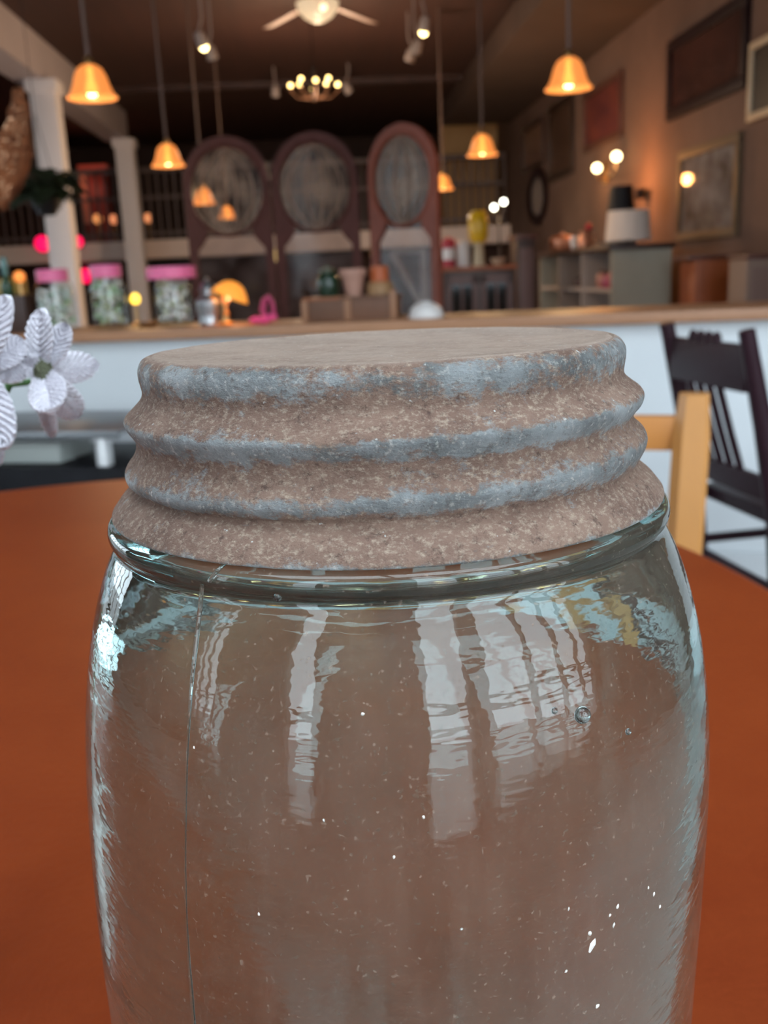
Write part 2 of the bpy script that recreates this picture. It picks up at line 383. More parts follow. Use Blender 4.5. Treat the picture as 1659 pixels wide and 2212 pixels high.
n3 = N.new('ShaderNodeTexNoise'); n3.inputs['Scale'].default_value = 130; n3.inputs['Detail'].default_value = 5; n3.inputs['Roughness'].default_value = .7; L.new(mv.outputs[0], n3.inputs['Vector'])
m3 = N.new('ShaderNodeMapRange'); m3.inputs[1].default_value = .50; m3.inputs[2].default_value = .72; m3.inputs[3].default_value = 0; m3.inputs[4].default_value = .07; L.new(n3.outputs[0], m3.inputs[0])
a0_ = N.new('ShaderNodeMath'); a0_.operation = 'ADD'; L.new(mr.outputs[0], a0_.inputs[0]); L.new(m3.outputs[0], a0_.inputs[1])
ad = N.new('ShaderNodeMath'); ad.operation = 'ADD'; ad.use_clamp = True; L.new(a0_.outputs[0], ad.inputs[0]); L.new(m2.outputs[0], ad.inputs[1])
mx = N.new('ShaderNodeMixShader'); L.new(ad.outputs[0], mx.inputs[0]); L.new(g.outputs[0], mx.inputs[1]); L.new(df.outputs[0], mx.inputs[2]); L.new(mx.outputs[0], out.inputs['Surface'])
va = N.new('ShaderNodeVolumeAbsorption'); va.inputs[0].default_value = (0.22, 0.78, 0.82, 1); va.inputs[1].default_value = 42.0
L.new(va.outputs[0], out.inputs['Volume'])

jar = thing('glass_jar', 'large aqua glass storage jar with weathered zinc screw lid in front', 'jar', (JX, JY, TZ+0.0004))
vs, fs = jar_mesh(full)
MB().add(vs, fs, True).build('glass_body', GL, jar)

def r_out(z):
    for (r0, z0), (r1, z1) in zip(outp, outp[1:]):
        if z1 <= z <= z0 and z0 != z1: return r0+(r1-r0)*(z0-z)/(z0-z1)
    return outp[-1][0]
def jar_hit(px, py, lift=0.0):           # first point of the jar's outer skin under a pixel, in jar coordinates
    d = ray(px, py); t = 0.08
    while t < 0.4:
        p = CAM+d*t; z = (p.z-ZC)/mm; q = Vector((p.x-JX-bow(z)*mm, p.y-JY))
        if q.length <= (r_out(z)+lift)*mm: return Vector((p.x-JX, p.y-JY, p.z-TZ))
        t += 0.00015
    return None
seam_px = [(437, 1268), (432, 1330), (424, 1400), (415, 1480), (410, 1550), (405, 1640), (402, 1760), (401, 1880), (404, 1990), (409, 2080), (415, 2150), (420, 2211), (430, 2300)]
pts = [p for p in (jar_hit(x, y) for x, y in seam_px) if p]
MB().tube(pts, [.00032, .0004, .0004, .00032, .00026, .0002, .0002, .0002, .0002, .0003, .0004, .0004, .0004][:len(pts)], 8).build('mould_seam', GL, jar)
pts = [p for p in (jar_hit(x, y) for x, y in [(490, 1222), (470, 1240), (452, 1262)]) if p]
MB().tube(pts, .00035, 8).build('mould_seam', GL, jar)
BUB = bpy.data.materials.new('bubble_glass'); BUB.use_nodes = True
BUB.node_tree.nodes['Principled BSDF'].inputs['Transmission Weight'].default_value = 1
BUB.node_tree.nodes['Principled BSDF'].inputs['Roughness'].default_value = 0.02
for (x, y, r) in [(1257, 1550, .00125), (1356, 1586, .0005), (1197, 1541, .0005), (600, 1296, .0006)]:
    p = jar_hit(x, y)
    MB().ball(p, r, r, r, 20, 14).build('air_bubble', BUB, jar)
FLECK = mat('cream_paint_fleck', (0.80, 0.76, 0.70), 0.7)
for (x, y, rl, rw_, ang) in [(1279, 2047, .0013, .0006, .5), (1274, 2021, .00045, .0004, 0), (1325, 2003, .0005, .0003, .3), (1317, 1982, .0003, .0003, 0), (1334, 1963, .00045, .0003, .2), (1412, 1936, .0004, .0003, 0), (1400, 1922, .0003, .0002, 0), (1425, 1963, .0003, .0003, 0), (851, 1857, .0003, .0002, 0), (784, 1548, .0003, .0003, 0), (915, 1771, .0003, .0002, 0), (1228, 1968, .0004, .0002, .2), (1290, 2178, .0004, .0004, 0), (1222, 2103, .0003, .0003, 0), (997, 2012, .0003, .0003, 0), (700, 1778, .0003, .0002, 0), (420, 1620, .0003, .0002, 0), (560, 1980, .0003, .0002, 0)]:
    p = jar_hit(x, y)
    if not p: continue
    nrm = Vector((p.x, p.y, 0)).normalized(); tx = Vector((-nrm.y, nrm.x, 0)); tz = Vector((0, 0, 1))
    a = ang; e1 = tx*math.sin(a)+tz*math.cos(a); e2 = tx*math.cos(a)-tz*math.sin(a)
    vs = [p+nrm*0.00022]; fs = []
    K = 9
    for i in range(K):
        an = 2*PI*i/K; rr = random.uniform(.75, 1.15)
        vs.append(p+e1*rl*rr*math.cos(an)+e2*rw_*rr*math.sin(an)+nrm*0.00004)
    fs = [(0, 1+i, 1+(i+1) % K) for i in range(K)]
    MB().add(vs, fs, False).build('paint_fleck', FLECK, jar)

# zinc lid: two rolled thread ridges that climb a little round the lid, and a flared skirt
LID = [(0, -12.6, 0, 0), (18, -12.6, 0, 0), (32, -12.5, 0, 0), (37, -12.3, 0, 0), (38.8, -11.9, 0, 0), (39.4, -11.95, 0, 0), (39.8, -12.2, 0, 0), (40.2, -12.0, .15, 0), (41.2, -12.5, .60, 0), (42.0, -13.8, .85, 0), (42.05, -15.2, .75, 0), (41.8, -16.6, .45, 0), (41.7, -17.9, .15, 0), (42.2, -19.0, .0, .2), (43.6, -20.3, .05, .3), (44.8, -21.3, .25, .4), (45.15, -22.2, .85, .4), (44.8, -23.3, .95, .3), (44.0, -24.4, .7, .4), (43.45, -25.5, .15, .5), (43.6, -26.7, .05, .7), (44.4, -27.9, .15, .9), (45.4, -29.0, .35, 1), (45.8, -30.1, .8, 1), (45.6, -31.2, .9, .9), (44.9, -32.3, .5, .6), (44.3, -33.1, .0, .3), (44.5, -33.7, .0, .1), (45.6, -34.6, .0, 0), (47.1, -35.9, .05, 0), (48.2, -37.3, .05, 0), (48.75, -38.2, .45, 0), (48.7, -38.6, .9, 0), (48.1, -38.5, 0, 0), (46.5, -37.0, 0, 0), (43.6, -34.4, 0, 0), (43.2, -32.8, 0, 0), (42.6, -28, 0, 0), (41.6, -22, 0, 0), (41.0, -16, 0, 0), (40.6, -14.4, 0, 0), (39.6, -13.7, 0, 0), (37, -13.5, 0, 0), (30, -13.5, 0, 0), (0, -13.4, 0, 0)]
def catmull_n(pts, n):
    out = []; P = [pts[0]]+list(pts)+[pts[-1]]; D = len(pts[0])
    for i in range(1, len(P)-2):
        for j in range(n):
            t = j/n
            out.append(tuple(0.5*((2*P[i][c])+(-P[i-1][c]+P[i+1][c])*t+(2*P[i-1][c]-5*P[i][c]+4*P[i+1][c]-P[i+2][c])*t*t+(-P[i-1][c]+3*P[i][c]-3*P[i+1][c]+P[i+2][c])*t**3) for c in range(D)))
    out.append(tuple(pts[-1])); return out
lp = catmull_n(LID, 5); nl = 320; k = len(lp)
vs = []; fs = []; wear = []; pale_ = []
for i in range(nl):
    a = 2*PI*i/nl; sx = math.cos(a)
    for (r, z, wv, hx) in lp:
        zz = z + hx*(0.9*sx) + (0.35*sx*hx if hx > .5 else 0)
        nn = mnoise.noise(Vector((math.cos(a)*2.2, math.sin(a)*2.2, z*.12)))*0.16 + mnoise.noise(Vector((math.cos(a)*9, math.sin(a)*9, z*.45)))*0.07
        rr = max(0, r + (nn if r > 5 else 0)); zz += nn*.5
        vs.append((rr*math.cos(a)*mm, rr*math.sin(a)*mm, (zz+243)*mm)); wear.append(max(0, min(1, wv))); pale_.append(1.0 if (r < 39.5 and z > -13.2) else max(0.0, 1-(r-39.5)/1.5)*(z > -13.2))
for i in range(nl):
    j = (i+1) % nl
    for q in range(k-1): fs.append((i*k+q, j*k+q, j*k+q+1, i*k+q+1))
me = bpy.data.meshes.new('zinc_lid'); me.from_pydata(vs, [], fs)
me.polygons.foreach_set('use_smooth', [True]*len(me.polygons))
at_ = me.attributes.new('wear', 'FLOAT', 'POINT'); at_.data.foreach_set('value', wear)
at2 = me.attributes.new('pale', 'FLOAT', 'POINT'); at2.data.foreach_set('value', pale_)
bm = bmesh.new(); bm.from_mesh(me); bmesh.ops.remove_doubles(bm, verts=bm.verts, dist=1e-7); bmesh.ops.recalc_face_normals(bm, faces=bm.faces); bm.to_mesh(me); bm.free()
lid = bpy.data.objects.new('zinc_lid', me); C.objects.link(lid); lid.parent = jar
lid['label'] = 'weathered grey brown zinc screw lid'
ZN = bpy.data.materials.new('weathered_zinc'); ZN.use_nodes = True; nt = ZN.node_tree; N = nt.nodes; L = nt.links
pb = N['Principled BSDF']; me.materials.append(ZN)
tc = N.new('ShaderNodeTexCoord')
def nz(scale, detail, rough=.6, vec=None, dist=0.0):
    n = N.new('ShaderNodeTexNoise'); n.inputs['Scale'].default_value = scale; n.inputs['Detail'].default_value = detail
    n.inputs['Roughness'].default_value = rough; n.inputs['Distortion'].default_value = dist
    L.new(vec or tc.outputs['Object'], n.inputs['Vector']); return n.outputs[0]
def mrange(s, a, b, c=0.0, d=1.0):
    n = N.new('ShaderNodeMapRange'); L.new(s, n.inputs[0])
    for i_, v_ in enumerate((a, b, c, d)): n.inputs[i_+1].default_value = v_
    return n.outputs[0]
def math2(op, a, b):
    n = N.new('ShaderNodeMath'); n.operation = op
    for i_, v_ in enumerate((a, b)):
        if isinstance(v_, (int, float)): n.inputs[i_].default_value = v_
        else: L.new(v_, n.inputs[i_])
    return n.outputs[0]
def mixc(f, c1, c2):
    n = N.new('ShaderNodeMix'); n.data_type = 'RGBA'
    if isinstance(f, (int, float)): n.inputs[0].default_value = f
    else: L.new(f, n.inputs[0])
    for s_, c_ in ((6, c1), (7, c2)):
        if isinstance(c_, tuple): n.inputs[s_].default_value = (*c_, 1)
        else: L.new(c_, n.inputs[s_])
    return n.outputs[2]
streak = N.new('ShaderNodeMapping'); streak.inputs['Scale'].default_value = (1, 1, 1.6); L.new(tc.outputs['Object'], streak.inputs[0])
aw = N.new('ShaderNodeAttribute'); aw.attribute_name = 'wear'
base = mixc(mrange(nz(55, 6, .65), .35, .65), (0.235, 0.136, 0.100), (0.43, 0.275, 0.205))
base = mixc(mrange(nz(900, 6, .8, streak.outputs[0]), .50, .66, 0, .9), base, (0.68, 0.54, 0.41))
base = mixc(mrange(nz(520, 6, .8), .54, .68, 0, .85), base, (0.105, 0.06, 0.048))
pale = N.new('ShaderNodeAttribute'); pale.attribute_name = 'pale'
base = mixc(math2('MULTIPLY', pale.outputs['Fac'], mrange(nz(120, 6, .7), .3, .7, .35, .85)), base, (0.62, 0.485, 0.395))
grey = mixc(mrange(nz(90, 5, .6), .35, .65), (0.18, 0.205, 0.21), (0.50, 0.55, 0.565))
grey = mixc(mrange(nz(1000, 4, .7), .54, .68), grey, (0.70, 0.71, 0.68))
grey = mixc(mrange(nz(560, 5, .75), .56, .70, 0, .8), grey, (0.13, 0.115, 0.10))
wn = math2('ADD', aw.outputs['Fac'], math2('ADD', math2('MULTIPLY', math2('SUBTRACT', nz(45, 4, .6), .5), 1.5), math2('MULTIPLY', math2('SUBTRACT', nz(330, 7, .8, streak.outputs[0]), .5), 3.2)))
wmask = mrange(wn, .40, .85, 0, .9)
colr = mixc(wmask, base, grey)
colr = mixc(mrange(nz(900, 2, .5), .72, .77), colr, (0.80, 0.78, 0.74))
L.new(colr, pb.inputs['Base Color'])
L.new(mrange(wmask, 0, 1, .80, .48), pb.inputs['Roughness'])
L.new(mrange(wmask, 0, 1, .0, .45), pb.inputs['Metallic'])
bmp = N.new('ShaderNodeBump'); bmp.inputs['Strength'].default_value = 1.0; bmp.inputs['Distance'].default_value = .0013
hh = math2('ADD', math2('MULTIPLY', nz(800, 6, .75, streak.outputs[0]), 1.0), math2('MULTIPLY', nz(170, 4, .6), .6))
L.new(hh, bmp.inputs['Height']); L.new(bmp.outputs[0], pb.inputs['Normal'])

# ------------------------------------------------------------------ half wall with wooden cap
cz = ZC-0.14
pL = at_z(200, 716, cz); pR = at_z(1500, 669, cz)
cdir = (pR-pL); cang = math.atan2(cdir.y, cdir.x)
cl = cdir.normalized(); cn = Vector((-cl.y, cl.x, 0))            # away from the lens
mid = at_z(830, 692, cz); mid = pL + cl*(mid-pL).dot(cl)
hw = thing('half_wall', 'long white panelled half wall with wooden cap behind the table', 'counter', (mid.x, mid.y, 0), cang)
MB().box(-2.6, 2.6, 0.02, 0.20, 0, cz-0.035).build('white_panel', PAINT_WHITE, hw)
MB().box(-2.62, 2.62, -0.03, 0.42, cz-0.035, cz, 0.006).build('wooden_cap', WOOD_TRIM, hw)
MB().box(-2.6, 2.6, 0.0, 0.02, 0, 0.11).build('skirting', PAINT_WHITE, hw)
def on_cap(px, py, back):       # a spot on the cap, 'back' metres behind its front edge, in the pixel's direction
    d = ray(px, py); n2 = Vector((cn.x, cn.y)); p0 = Vector((pL.x, pL.y))
    t = (p0.dot(n2)+back)/(d.x*n2.x+d.y*n2.y)
    p = CAM+d*t; return Vector((p.x, p.y, cz))
def px_m(p): return (p-CAM).dot(_f)/F      # metres per photo pixel there

# ------------------------------------------------------------------ things on the cap
PINK = mat('pink_lid', (0.85, 0.17, 0.33), 0.5)
CLEAR = see_through('thin_jar_glass', (0.93, 0.95, 0.94), 0.03)
CANDY = [mat('candy_white', (0.86, 0.82, 0.76), .4), mat('candy_green', (0.42, 0.62, 0.34), .4), mat('candy_mint', (0.68, 0.76, 0.70), .4), mat('candy_blush', (0.75, 0.60, 0.56), .4), mat('candy_olive', (0.50, 0.52, 0.25), .4)]
def candy_jar(px, ybase, ytop, wpx, lidpx, label, mix, fillh):
    p = on_cap(px, ybase, 0.17); s = px_m(p); H = (ybase-ytop)*s; R = wpx*s/2; RL = lidpx*s/2
    t = thing('candy_jar', label, 'jar', p, 0, 'pink lidded jars on the half wall')
    hb = H*0.80
    MB().lathe([(0, .003), (R*.9, .003), (R, .012), (R, hb*.80), (R*.9, hb*.92), (R*.82, hb), (R*.80, hb), (R*.87, hb*.91), (R*.96, hb*.79), (R*.96, .015), (0, .012)], 28).build('glass', CLEAR, t)
    MB().lathe([(0, H), (RL*.96, H), (RL, H*.985), (RL, hb), (0, hb)], 28).build('lid', PINK, t)
    rnd = random.Random(px)
    groups = {}
    rr = 0.0105
    for i in range(150):
        a = rnd.uniform(0, 2*PI); q = (R*.96-rr)*math.sqrt(rnd.random())*.97; z = .012+rr+rnd.random()*(hb*fillh-rr)
        groups.setdefault(rnd.choice(mix), []).append((q*math.cos(a), q*math.sin(a), z))
    for ci, lst in groups.items():
        mb = MB()
        for c in lst: mb.ball(c, rr*rnd.uniform(.8, 1.0), rr, rr*.8, 7, 5)
        o = mb.build('candy_filling', CANDY[ci], t); o['kind'] = 'stuff'
candy_jar(128, 720, 592, 84, 66, 'leftmost pink lidded jar, round, of white and green sweets', [0, 0, 0, 0, 1, 2], .78)
candy_jar(242, 717, 584, 76, 66, 'middle pink lidded jar of green and white wrapped sweets', [0, 1, 0, 2, 4, 0], .97)
candy_jar(381, 713, 588, 78, 106, 'jar with the widest flat pink lid, holding cream sweets', [0, 0, 3, 4, 0], .9)

p = on_cap(456, 714, 0.14); s = px_m(p)
sh = thing('silver_urn', 'grey metal lidded urn between pink lidded jar and amber lamp', 'urn', p)
MB().lathe([(0, 0), (24*s, 0), (26*s, 4*s), (22*s, 14*s), (27*s, 30*s), (27*s, 52*s), (17*s, 62*s), (15*s, 70*s), (18*s, 74*s), (0, 74*s)], 24).build('body', STEEL, sh)
MB().lathe([(0, 74*s), (19*s, 74*s), (14*s, 88*s), (4*s, 94*s), (5*s, 100*s), (0, 103*s)], 24).build('lid', STEEL, sh)

p = on_cap(490, 708, 0.10); s = px_m(p)
al = thing('mushroom_lamp', 'small brass table lamp with tilted glowing amber shade', 'lamp', p)
MB().lathe([(0, 0), (16*s, 0), (18*s, 4*s), (9*s, 9*s), (6*s, 18*s), (8*s, 24*s), (4*s, 30*s), (4*s, 60*s), (0, 60*s)], 20).build('stem', BRASS, al)
Mt = Matrix.Translation((12*s, 0, 60*s)) @ Matrix.Rotation(math.radians(24), 4, 'Y')
mb = MB(); mb.lathe([(0, 33*s), (10*s, 32*s), (22*s, 26*s), (33*s, 13*s), (41*s, -1*s), (39*s, -1*s), (31*s, 11*s), (20*s, 23*s), (0, 30*s)], 28, Mt)
mb.build('lamp_shade', mat('amber_shade', (0.8, 0.35, 0.06), .4, emit=(1.0, .30, .03), est=.75), al)
MB().ball((2*s, -6*s, 52*s), 9*s).build('globe', mat('amber_globe', (0.8, 0.4, 0.15), .3, emit=(1, .35, .08), est=.5), al)
lamp_light('point_glow', (12*s, 0, 58*s), .35, parent=al, r=.01)

HOT = mat('hot_pink', (0.75, 0.055, 0.20), .45)
p = on_cap(572, 709, 0.10); s = px_m(p)
bw = thing('pink_ribbon', 'hot pink looped ribbon bow beside the amber lamp', 'ribbon', p)
mb = MB(); mb.tube([(4*s, 0, 14*s), (-2*s, 0, 30*s), (4*s, 0, 50*s), (12*s, 0, 58*s), (20*s, 0, 44*s), (22*s, 0, 26*s), (18*s, 0, 14*s)], [6*s, 7*s, 7*s, 5*s, 5*s, 5*s, 5*s], 8).build('loop', mat('deep_pink', (0.42, 0.03, 0.11), .5), bw)
mb = MB(); mb.tube([(-30*s, 0, 7*s), (-18*s, 0, 10*s), (-4*s, 0, 7*s), (10*s, 0, 12*s), (28*s, 0, 14*s)], [5*s, 8*s, 7*s, 8*s, 6*s], 8).build('tail', HOT, bw)
mb = MB(); mb.ball((2*s, -3*s, 10*s), 10*s, 9*s, 10*s).build('knot', HOT, bw)

p = on_cap(299, 712, 0.30); s = px_m(p)
bl = thing('bulb_lamp', 'tiny stand with one bright yellow bulb between pink lidded jars', 'lamp', p)
MB().lathe([(0, 0), (16*s, 0), (14*s, 5*s), (4*s, 9*s), (3*s, 44*s), (7*s, 47*s), (0, 47*s)], 16).build('stand', BRASS, bl)
MB().ball((0, 0, 57*s), 10*s, 10*s, 12*s).build('bulb', mat('yellow_bulb', (1, .7, .1), .4, emit=(1, .62, .06), est=3.0), bl)
p = on_cap(322, 706, 0.16); s = px_m(p)
bd = thing('brass_dish', 'shallow brass dish in front of the tiny yellow bulb', 'dish', p)
MB().lathe([(0, 0), (14*s, 0), (26*s, 10*s), (27*s, 11*s), (24*s, 11*s), (12*s, 3*s), (0, 3*s)], 20).build('bowl', mat('old_brass', (.35, .17, .06), .45, .5), bd)

p = on_cap(45, 725, 0.16); s = px_m(p)
bx = tag(MB().box(-42*s, 42*s, -.06, .06, 0, 78*s, .004).build('wooden_box', WOOD_DARK, None, p, cang), 'dark wooden box behind the white crochet flowers on the half wall', 'box')
p2 = Vector((p.x, p.y, cz+78*s))
tin = thing('yellow_tin', 'yellow square tin standing on the dark wooden box', 'tin', p2+Vector((-8*s, .015, 0)), cang)
MB().box(-28*s, 28*s, -.025, .025, 0, 30*s, .003).build('body', mat('mustard', (.50, .33, .08), .5), tin)
MB().box(-27*s, 27*s, -.024, .024, 30*s, 35*s, .002).build('lid', mat('mustard_lid', (.42, .26, .06), .5), tin)
tbm = mat('teal_glass', (.10, .20, .18), .15)
bo = thing('teal_bottle', 'slim teal bottle with dark green base in front of yellow tin', 'bottle', p2+Vector((-6*s, -.042, 0)))
MB().lathe([(0, 0), (11*s, 0), (13*s, 6*s), (13*s, 22*s), (7*s, 34*s), (5*s, 40*s), (5*s, 40*s)], 18).build('bottle_base', mat('bottle_green', (.015, .055, .02), .2), bo)
MB().lathe([(5*s, 40*s), (7*s, 44*s), (8*s, 70*s), (5*s, 78*s), (0, 79*s)], 18).build('neck', tbm, bo)
ol = thing('orange_night_light', 'small glowing orange globe beside the teal bottle', 'lamp', p2+Vector((21*s, -.035, 0)))
MB().lathe([(0, 0), (9*s, 0), (7*s, 6*s), (4*s, 26*s), (0, 26*s)], 14).build('stand', BRASS, ol)
MB().ball((0, 0, 37*s), 12*s).build('globe', mat('orange_globe', (.9, .35, .08), .4, emit=(1, .26, .04), est=.9), ol)

# brown chest with crocks on it
p = on_cap(765, 705, 0.17); s = px_m(p)
ch = thing('wooden_chest', 'low brown wooden chest with upright posts on the half wall', 'box', p, cang)
MB().box(-98*s, 98*s, -.055, .055, 0, 44*s, .003).build('body', WOOD_MID, ch)
MB().box(-102*s, -20*s, -.06, .06, 44*s, 50*s, .002).build('lid_board', mat('rust_wood', (.30, .10, .04), .5), ch)
MB().box(-18*s, 102*s, -.06, .06, 44*s, 49*s, .002).build('lid_board', WOOD_MID, ch)
for x in (-97, -2, 97): MB().box((x-7)*s, (x+7)*s, -.066, -.055, 0, (60 if x > 50 else 44)*s, .002).build('post', mat('post_wood', (.30, .14, .07), .5), ch)
top = Vector((p.x, p.y, cz+50.5*s))
def crock(px, hpx, wpx, name, label, cat, mt, prof):
    q = top + Vector((cl.x, cl.y, 0))*((px-765)*s)
    t = thing(name, label, cat, q)
    pr = [(r*wpx*s/2, z*hpx*s) for r, z in prof]
    MB().lathe(pr, 22).build('body', mt, t); return t
t = crock(712, 62, 52, 'green_jar', 'round dark green lidded jar on the brown chest', 'jar', mat('dark_green_glaze', (.012, .028, .014), .2), [(0, 0), (.8, 0), (.95, .25), (.95, .6), (.7, .78), (.6, .8), (0, .8)])
MB().lathe([(0, 50*s), (17*s, 50*s), (17*s, 58*s), (5*s, 60*s), (4*s, 66*s), (0, 66*s)], 18).build('lid', mat('green_lid', (.03, .035, .01), .3), t)
t = crock(768, 56, 58, 'flower_pot', 'blush clay flower pot between green jar and orange tin', 'pot', mat('blush_clay', (.42, .22, .16), .7), [(0, 0), (.55, 0), (.85, .75), (1.0, .75), (1.0, 1), (.9, 1), (.8, .8), (0, .8)])
t = crock(826, 60, 56, 'orange_tin', 'orange topped round canister on the brown chest', 'canister', mat('tan_canister', (.30, .16, .07), .6), [(0, 0), (1, 0), (1, .35), (.8, .45), (0, .45)])
MB().lathe([(0, 26*s), (20*s, 26*s), (19*s, 58*s), (0, 60*s)], 18).build('lid', mat('orange_cap', (.40, .085, .02), .5), t)
p = on_cap(921, 697, 0.12); s = px_m(p)
bowl = thing('white_bowl', 'upturned white bowl at the end of the brown chest', 'bowl', p)
MB().lathe([(38*s, 0), (39*s, 3*s), (33*s, 20*s), (22*s, 29*s), (12*s, 31*s), (12*s, 34*s), (0, 34*s)], 26).build('dome', WHITE_OBJ, bowl)

# ------------------------------------------------------------------ dried plume in a floor vase beyond the left edge
PL = mat('tan_plume', (0.34, 0.115, 0.045), .8, var=.6, scale=22, col2=(.10, .035, .018), spec=.1)
BEAD = mat('shiny_bead', (0.50, 0.24, 0.12), .10, .7)
Yp = 3.5
pv = on_cap(-140, 700, 0.2)
vase = thing('tall_vase', 'tall dark vase on the half wall holding the tan plume', 'vase', pv)
MB().lathe([(0, 0), (.05, 0), (.07, .06), (.075, .16), (.04, .27), (.028, .31), (.034, .33), (.026, .33), (.02, .30), (0, .28)], 24).build('body', DARKMETAL, vase)
def P3(x, y, Y=Yp): return at(x, y, Y)-pv
pl = thing('dried_plume', 'tan beaded dried plume tapering upward at the left edge', 'plant', pv)
MB().tube([(0, 0, .285), (.01, 0, .40), P3(-60, 470), P3(-5, 440)], .004, 6).build('stem', WOOD_MID, pl)
path = [(2, 446, 8), (8, 420, 24), (14, 390, 34), (24, 350, 40), (32, 310, 36), (38, 280, 27), (42, 250, 17), (42, 225, 12), (40, 200, 6)]
sP = px_m(at(20, 320, Yp))
mb = MB(); mb.tube([P3(x, y) for x, y, r in path], [r*sP for x, y, r in path], 14).build('plume_body', PL, pl)
rnd = random.Random(3); mb = MB()
for i in range(170):
    q = rnd.random()*(len(path)-1.001); j = int(q); f_ = q-j
    x = path[j][0]*(1-f_)+path[j+1][0]*f_; y = path[j][1]*(1-f_)+path[j+1][1]*f_; r = path[j][2]*(1-f_)+path[j+1][2]*f_
    a = rnd.uniform(-1.2, 1.2)
    c = P3(x, y)+Vector((math.sin(a)*r*sP, -math.cos(a)*r*sP, 0))
    mb.ball(c, .006*rnd.uniform(.6, 1.3), n=7, k=5)
o = mb.build('beads', BEAD, pl); o['kind'] = 'stuff'
mb = MB()
for i in range(130):
    q = rnd.random()*(len(path)-1.001); j = int(q); f_ = q-j
    x = path[j][0]*(1-f_)+path[j+1][0]*f_; y = path[j][1]*(1-f_)+path[j+1][1]*f_; r = path[j][2]*(1-f_)+path[j+1][2]*f_
    a = rnd.uniform(-PI, PI); c = P3(x, y)+Vector((math.sin(a)*r*sP*.92, -math.cos(a)*r*sP*.92, rnd.uniform(-.01, .01)))
    k_ = rnd.uniform(.006, .014); mb.ball(c, k_, k_, k_*1.8, 8, 6)
o = mb.build('florets', PL, pl); o['kind'] = 'stuff'

# ------------------------------------------------------------------ hanging fern
FERN = mat('dark_fern', (0.010, 0.022, 0.006), .6, var=.5, scale=30)
fp = at(98, 432, 6.2)
fr = thing('hanging_fern', 'dark green fern in a hanging basket before the white column', 'plant', fp)
MB().lathe([(0, -.09), (.05, -.09), (.085, -.02), (.09, 0), (.08, 0), (0, -.02)], 20).build('basket', BLACK, fr)
for i in range(3):
    a = i*2*PI/3; MB().tube([(.088*math.cos(a), .088*math.sin(a), 0), (0, 0, .5), (0, 0, HC-fp.z)], .002, 5).build('wire', DARKMETAL, fr)
rnd = random.Random(11)
for i in range(24):
    a = 2*PI*i/24+rnd.uniform(-.15, .15); ln = rnd.uniform(.19, .31); up = rnd.uniform(.06, .34)
    mb = MB(); vs = []; fs = []; K = 12
    for q in range(K+1):
        t = q/K; rad = ln*t; z = .02+up*t*1.5-(.12+up)*t*t*.95
        vs.append(Vector((math.cos(a)*rad, math.sin(a)*rad, z)))
    mb.tube(vs, .003, 5)
    side = Vector((-math.sin(a), math.cos(a), 0))
    for q in range(1, K):
        wdt = .085*math.sin(PI*(q/K)**.7)+.01; c = vs[q]; d_ = (vs[q+1]-vs[q-1]).normalized()
        for sgn in (-1, 1):
            tip = c+side*sgn*wdt+d_*.03-Vector((0, 0, .015))
            mb.add([c-d_*.012, tip, c+d_*.016, c+side*sgn*wdt*.5+d_*.012+Vector((0, 0, .008))], [(0, 1, 3), (1, 2, 3), (2, 0, 3)])
    mb.build('frond', FERN, fr)

# ------------------------------------------------------------------ pendants
BELL = [(r*.97, z*.93) for r, z in [(.016, .150), (.032, .147), (.053, .132), (.068, .106), (.077, .076), (.085, .048), (.097, .022), (.113, .004), (.113, 0.0), (.108, .001), (.094, .019), (.081, .047), (.073, .076), (.064, .105), (.050, .129), (.030, .143), (.016, .146)]]
def pendant(px, ybot, Yd, label, src=None):
    p = at(px, ybot, Yd)
    if src is None:
        t = thing('pendant_lamp', label, 'lamp', p, 0, 'amber bell pendant lamps')
        MB().lathe(BELL, 32).build('lamp_shade', SHADE_GLOW, t)
        MB().lathe([(0, .175), (.010, .175), (.020, .158), (.020, .136), (0, .136)], 18).build('cap', BRASS, t)
        MB().lathe([(0, .006), (.016, .010), (.026, .030), (.024, .050), (.014, .078), (.012, .13), (0, .13)], 18).build('bulb', BULB, t)
        MB().tube([(0, 0, .17), (0, 0, HC-p.z)], .009, 8).build('cord', CORD, t)
        lamp_light('point_glow', (0, 0, -.22), 10.0, parent=t)
    else:
        t = dup(src, p, 0, label)
        for c in t.children:
            if c.name.startswith('cord'):
                me = c.data.copy(); c.data = me
                for v in me.vertices:
                    if v.co.z > .5: v.co.z = HC-p.z
    return t
P1 = pendant(200, 213, 4.6, 'largest amber bell pendant at upper left, beside the white column')
pendant(364, 359, 6.75, 'amber bell pendant hanging left of the arched screen', P1)
pendant(1228, 193, 4.85, 'largest amber bell pendant at upper right, before the framed pictures', P1)
pendant(1042, 336, 7.2, 'amber bell pendant before the tan wall right of the screen', P1)
pendant(957, 410, 10.2, 'farthest right amber pendant touching the edge of the arched screen', P1)
pendant(441, 441, 9.2, 'amber pendant glowing high through the left screen panel', P1)
pendant(491, 472, 11.8, 'smaller amber pendant glowing low through the left screen panel', P1)

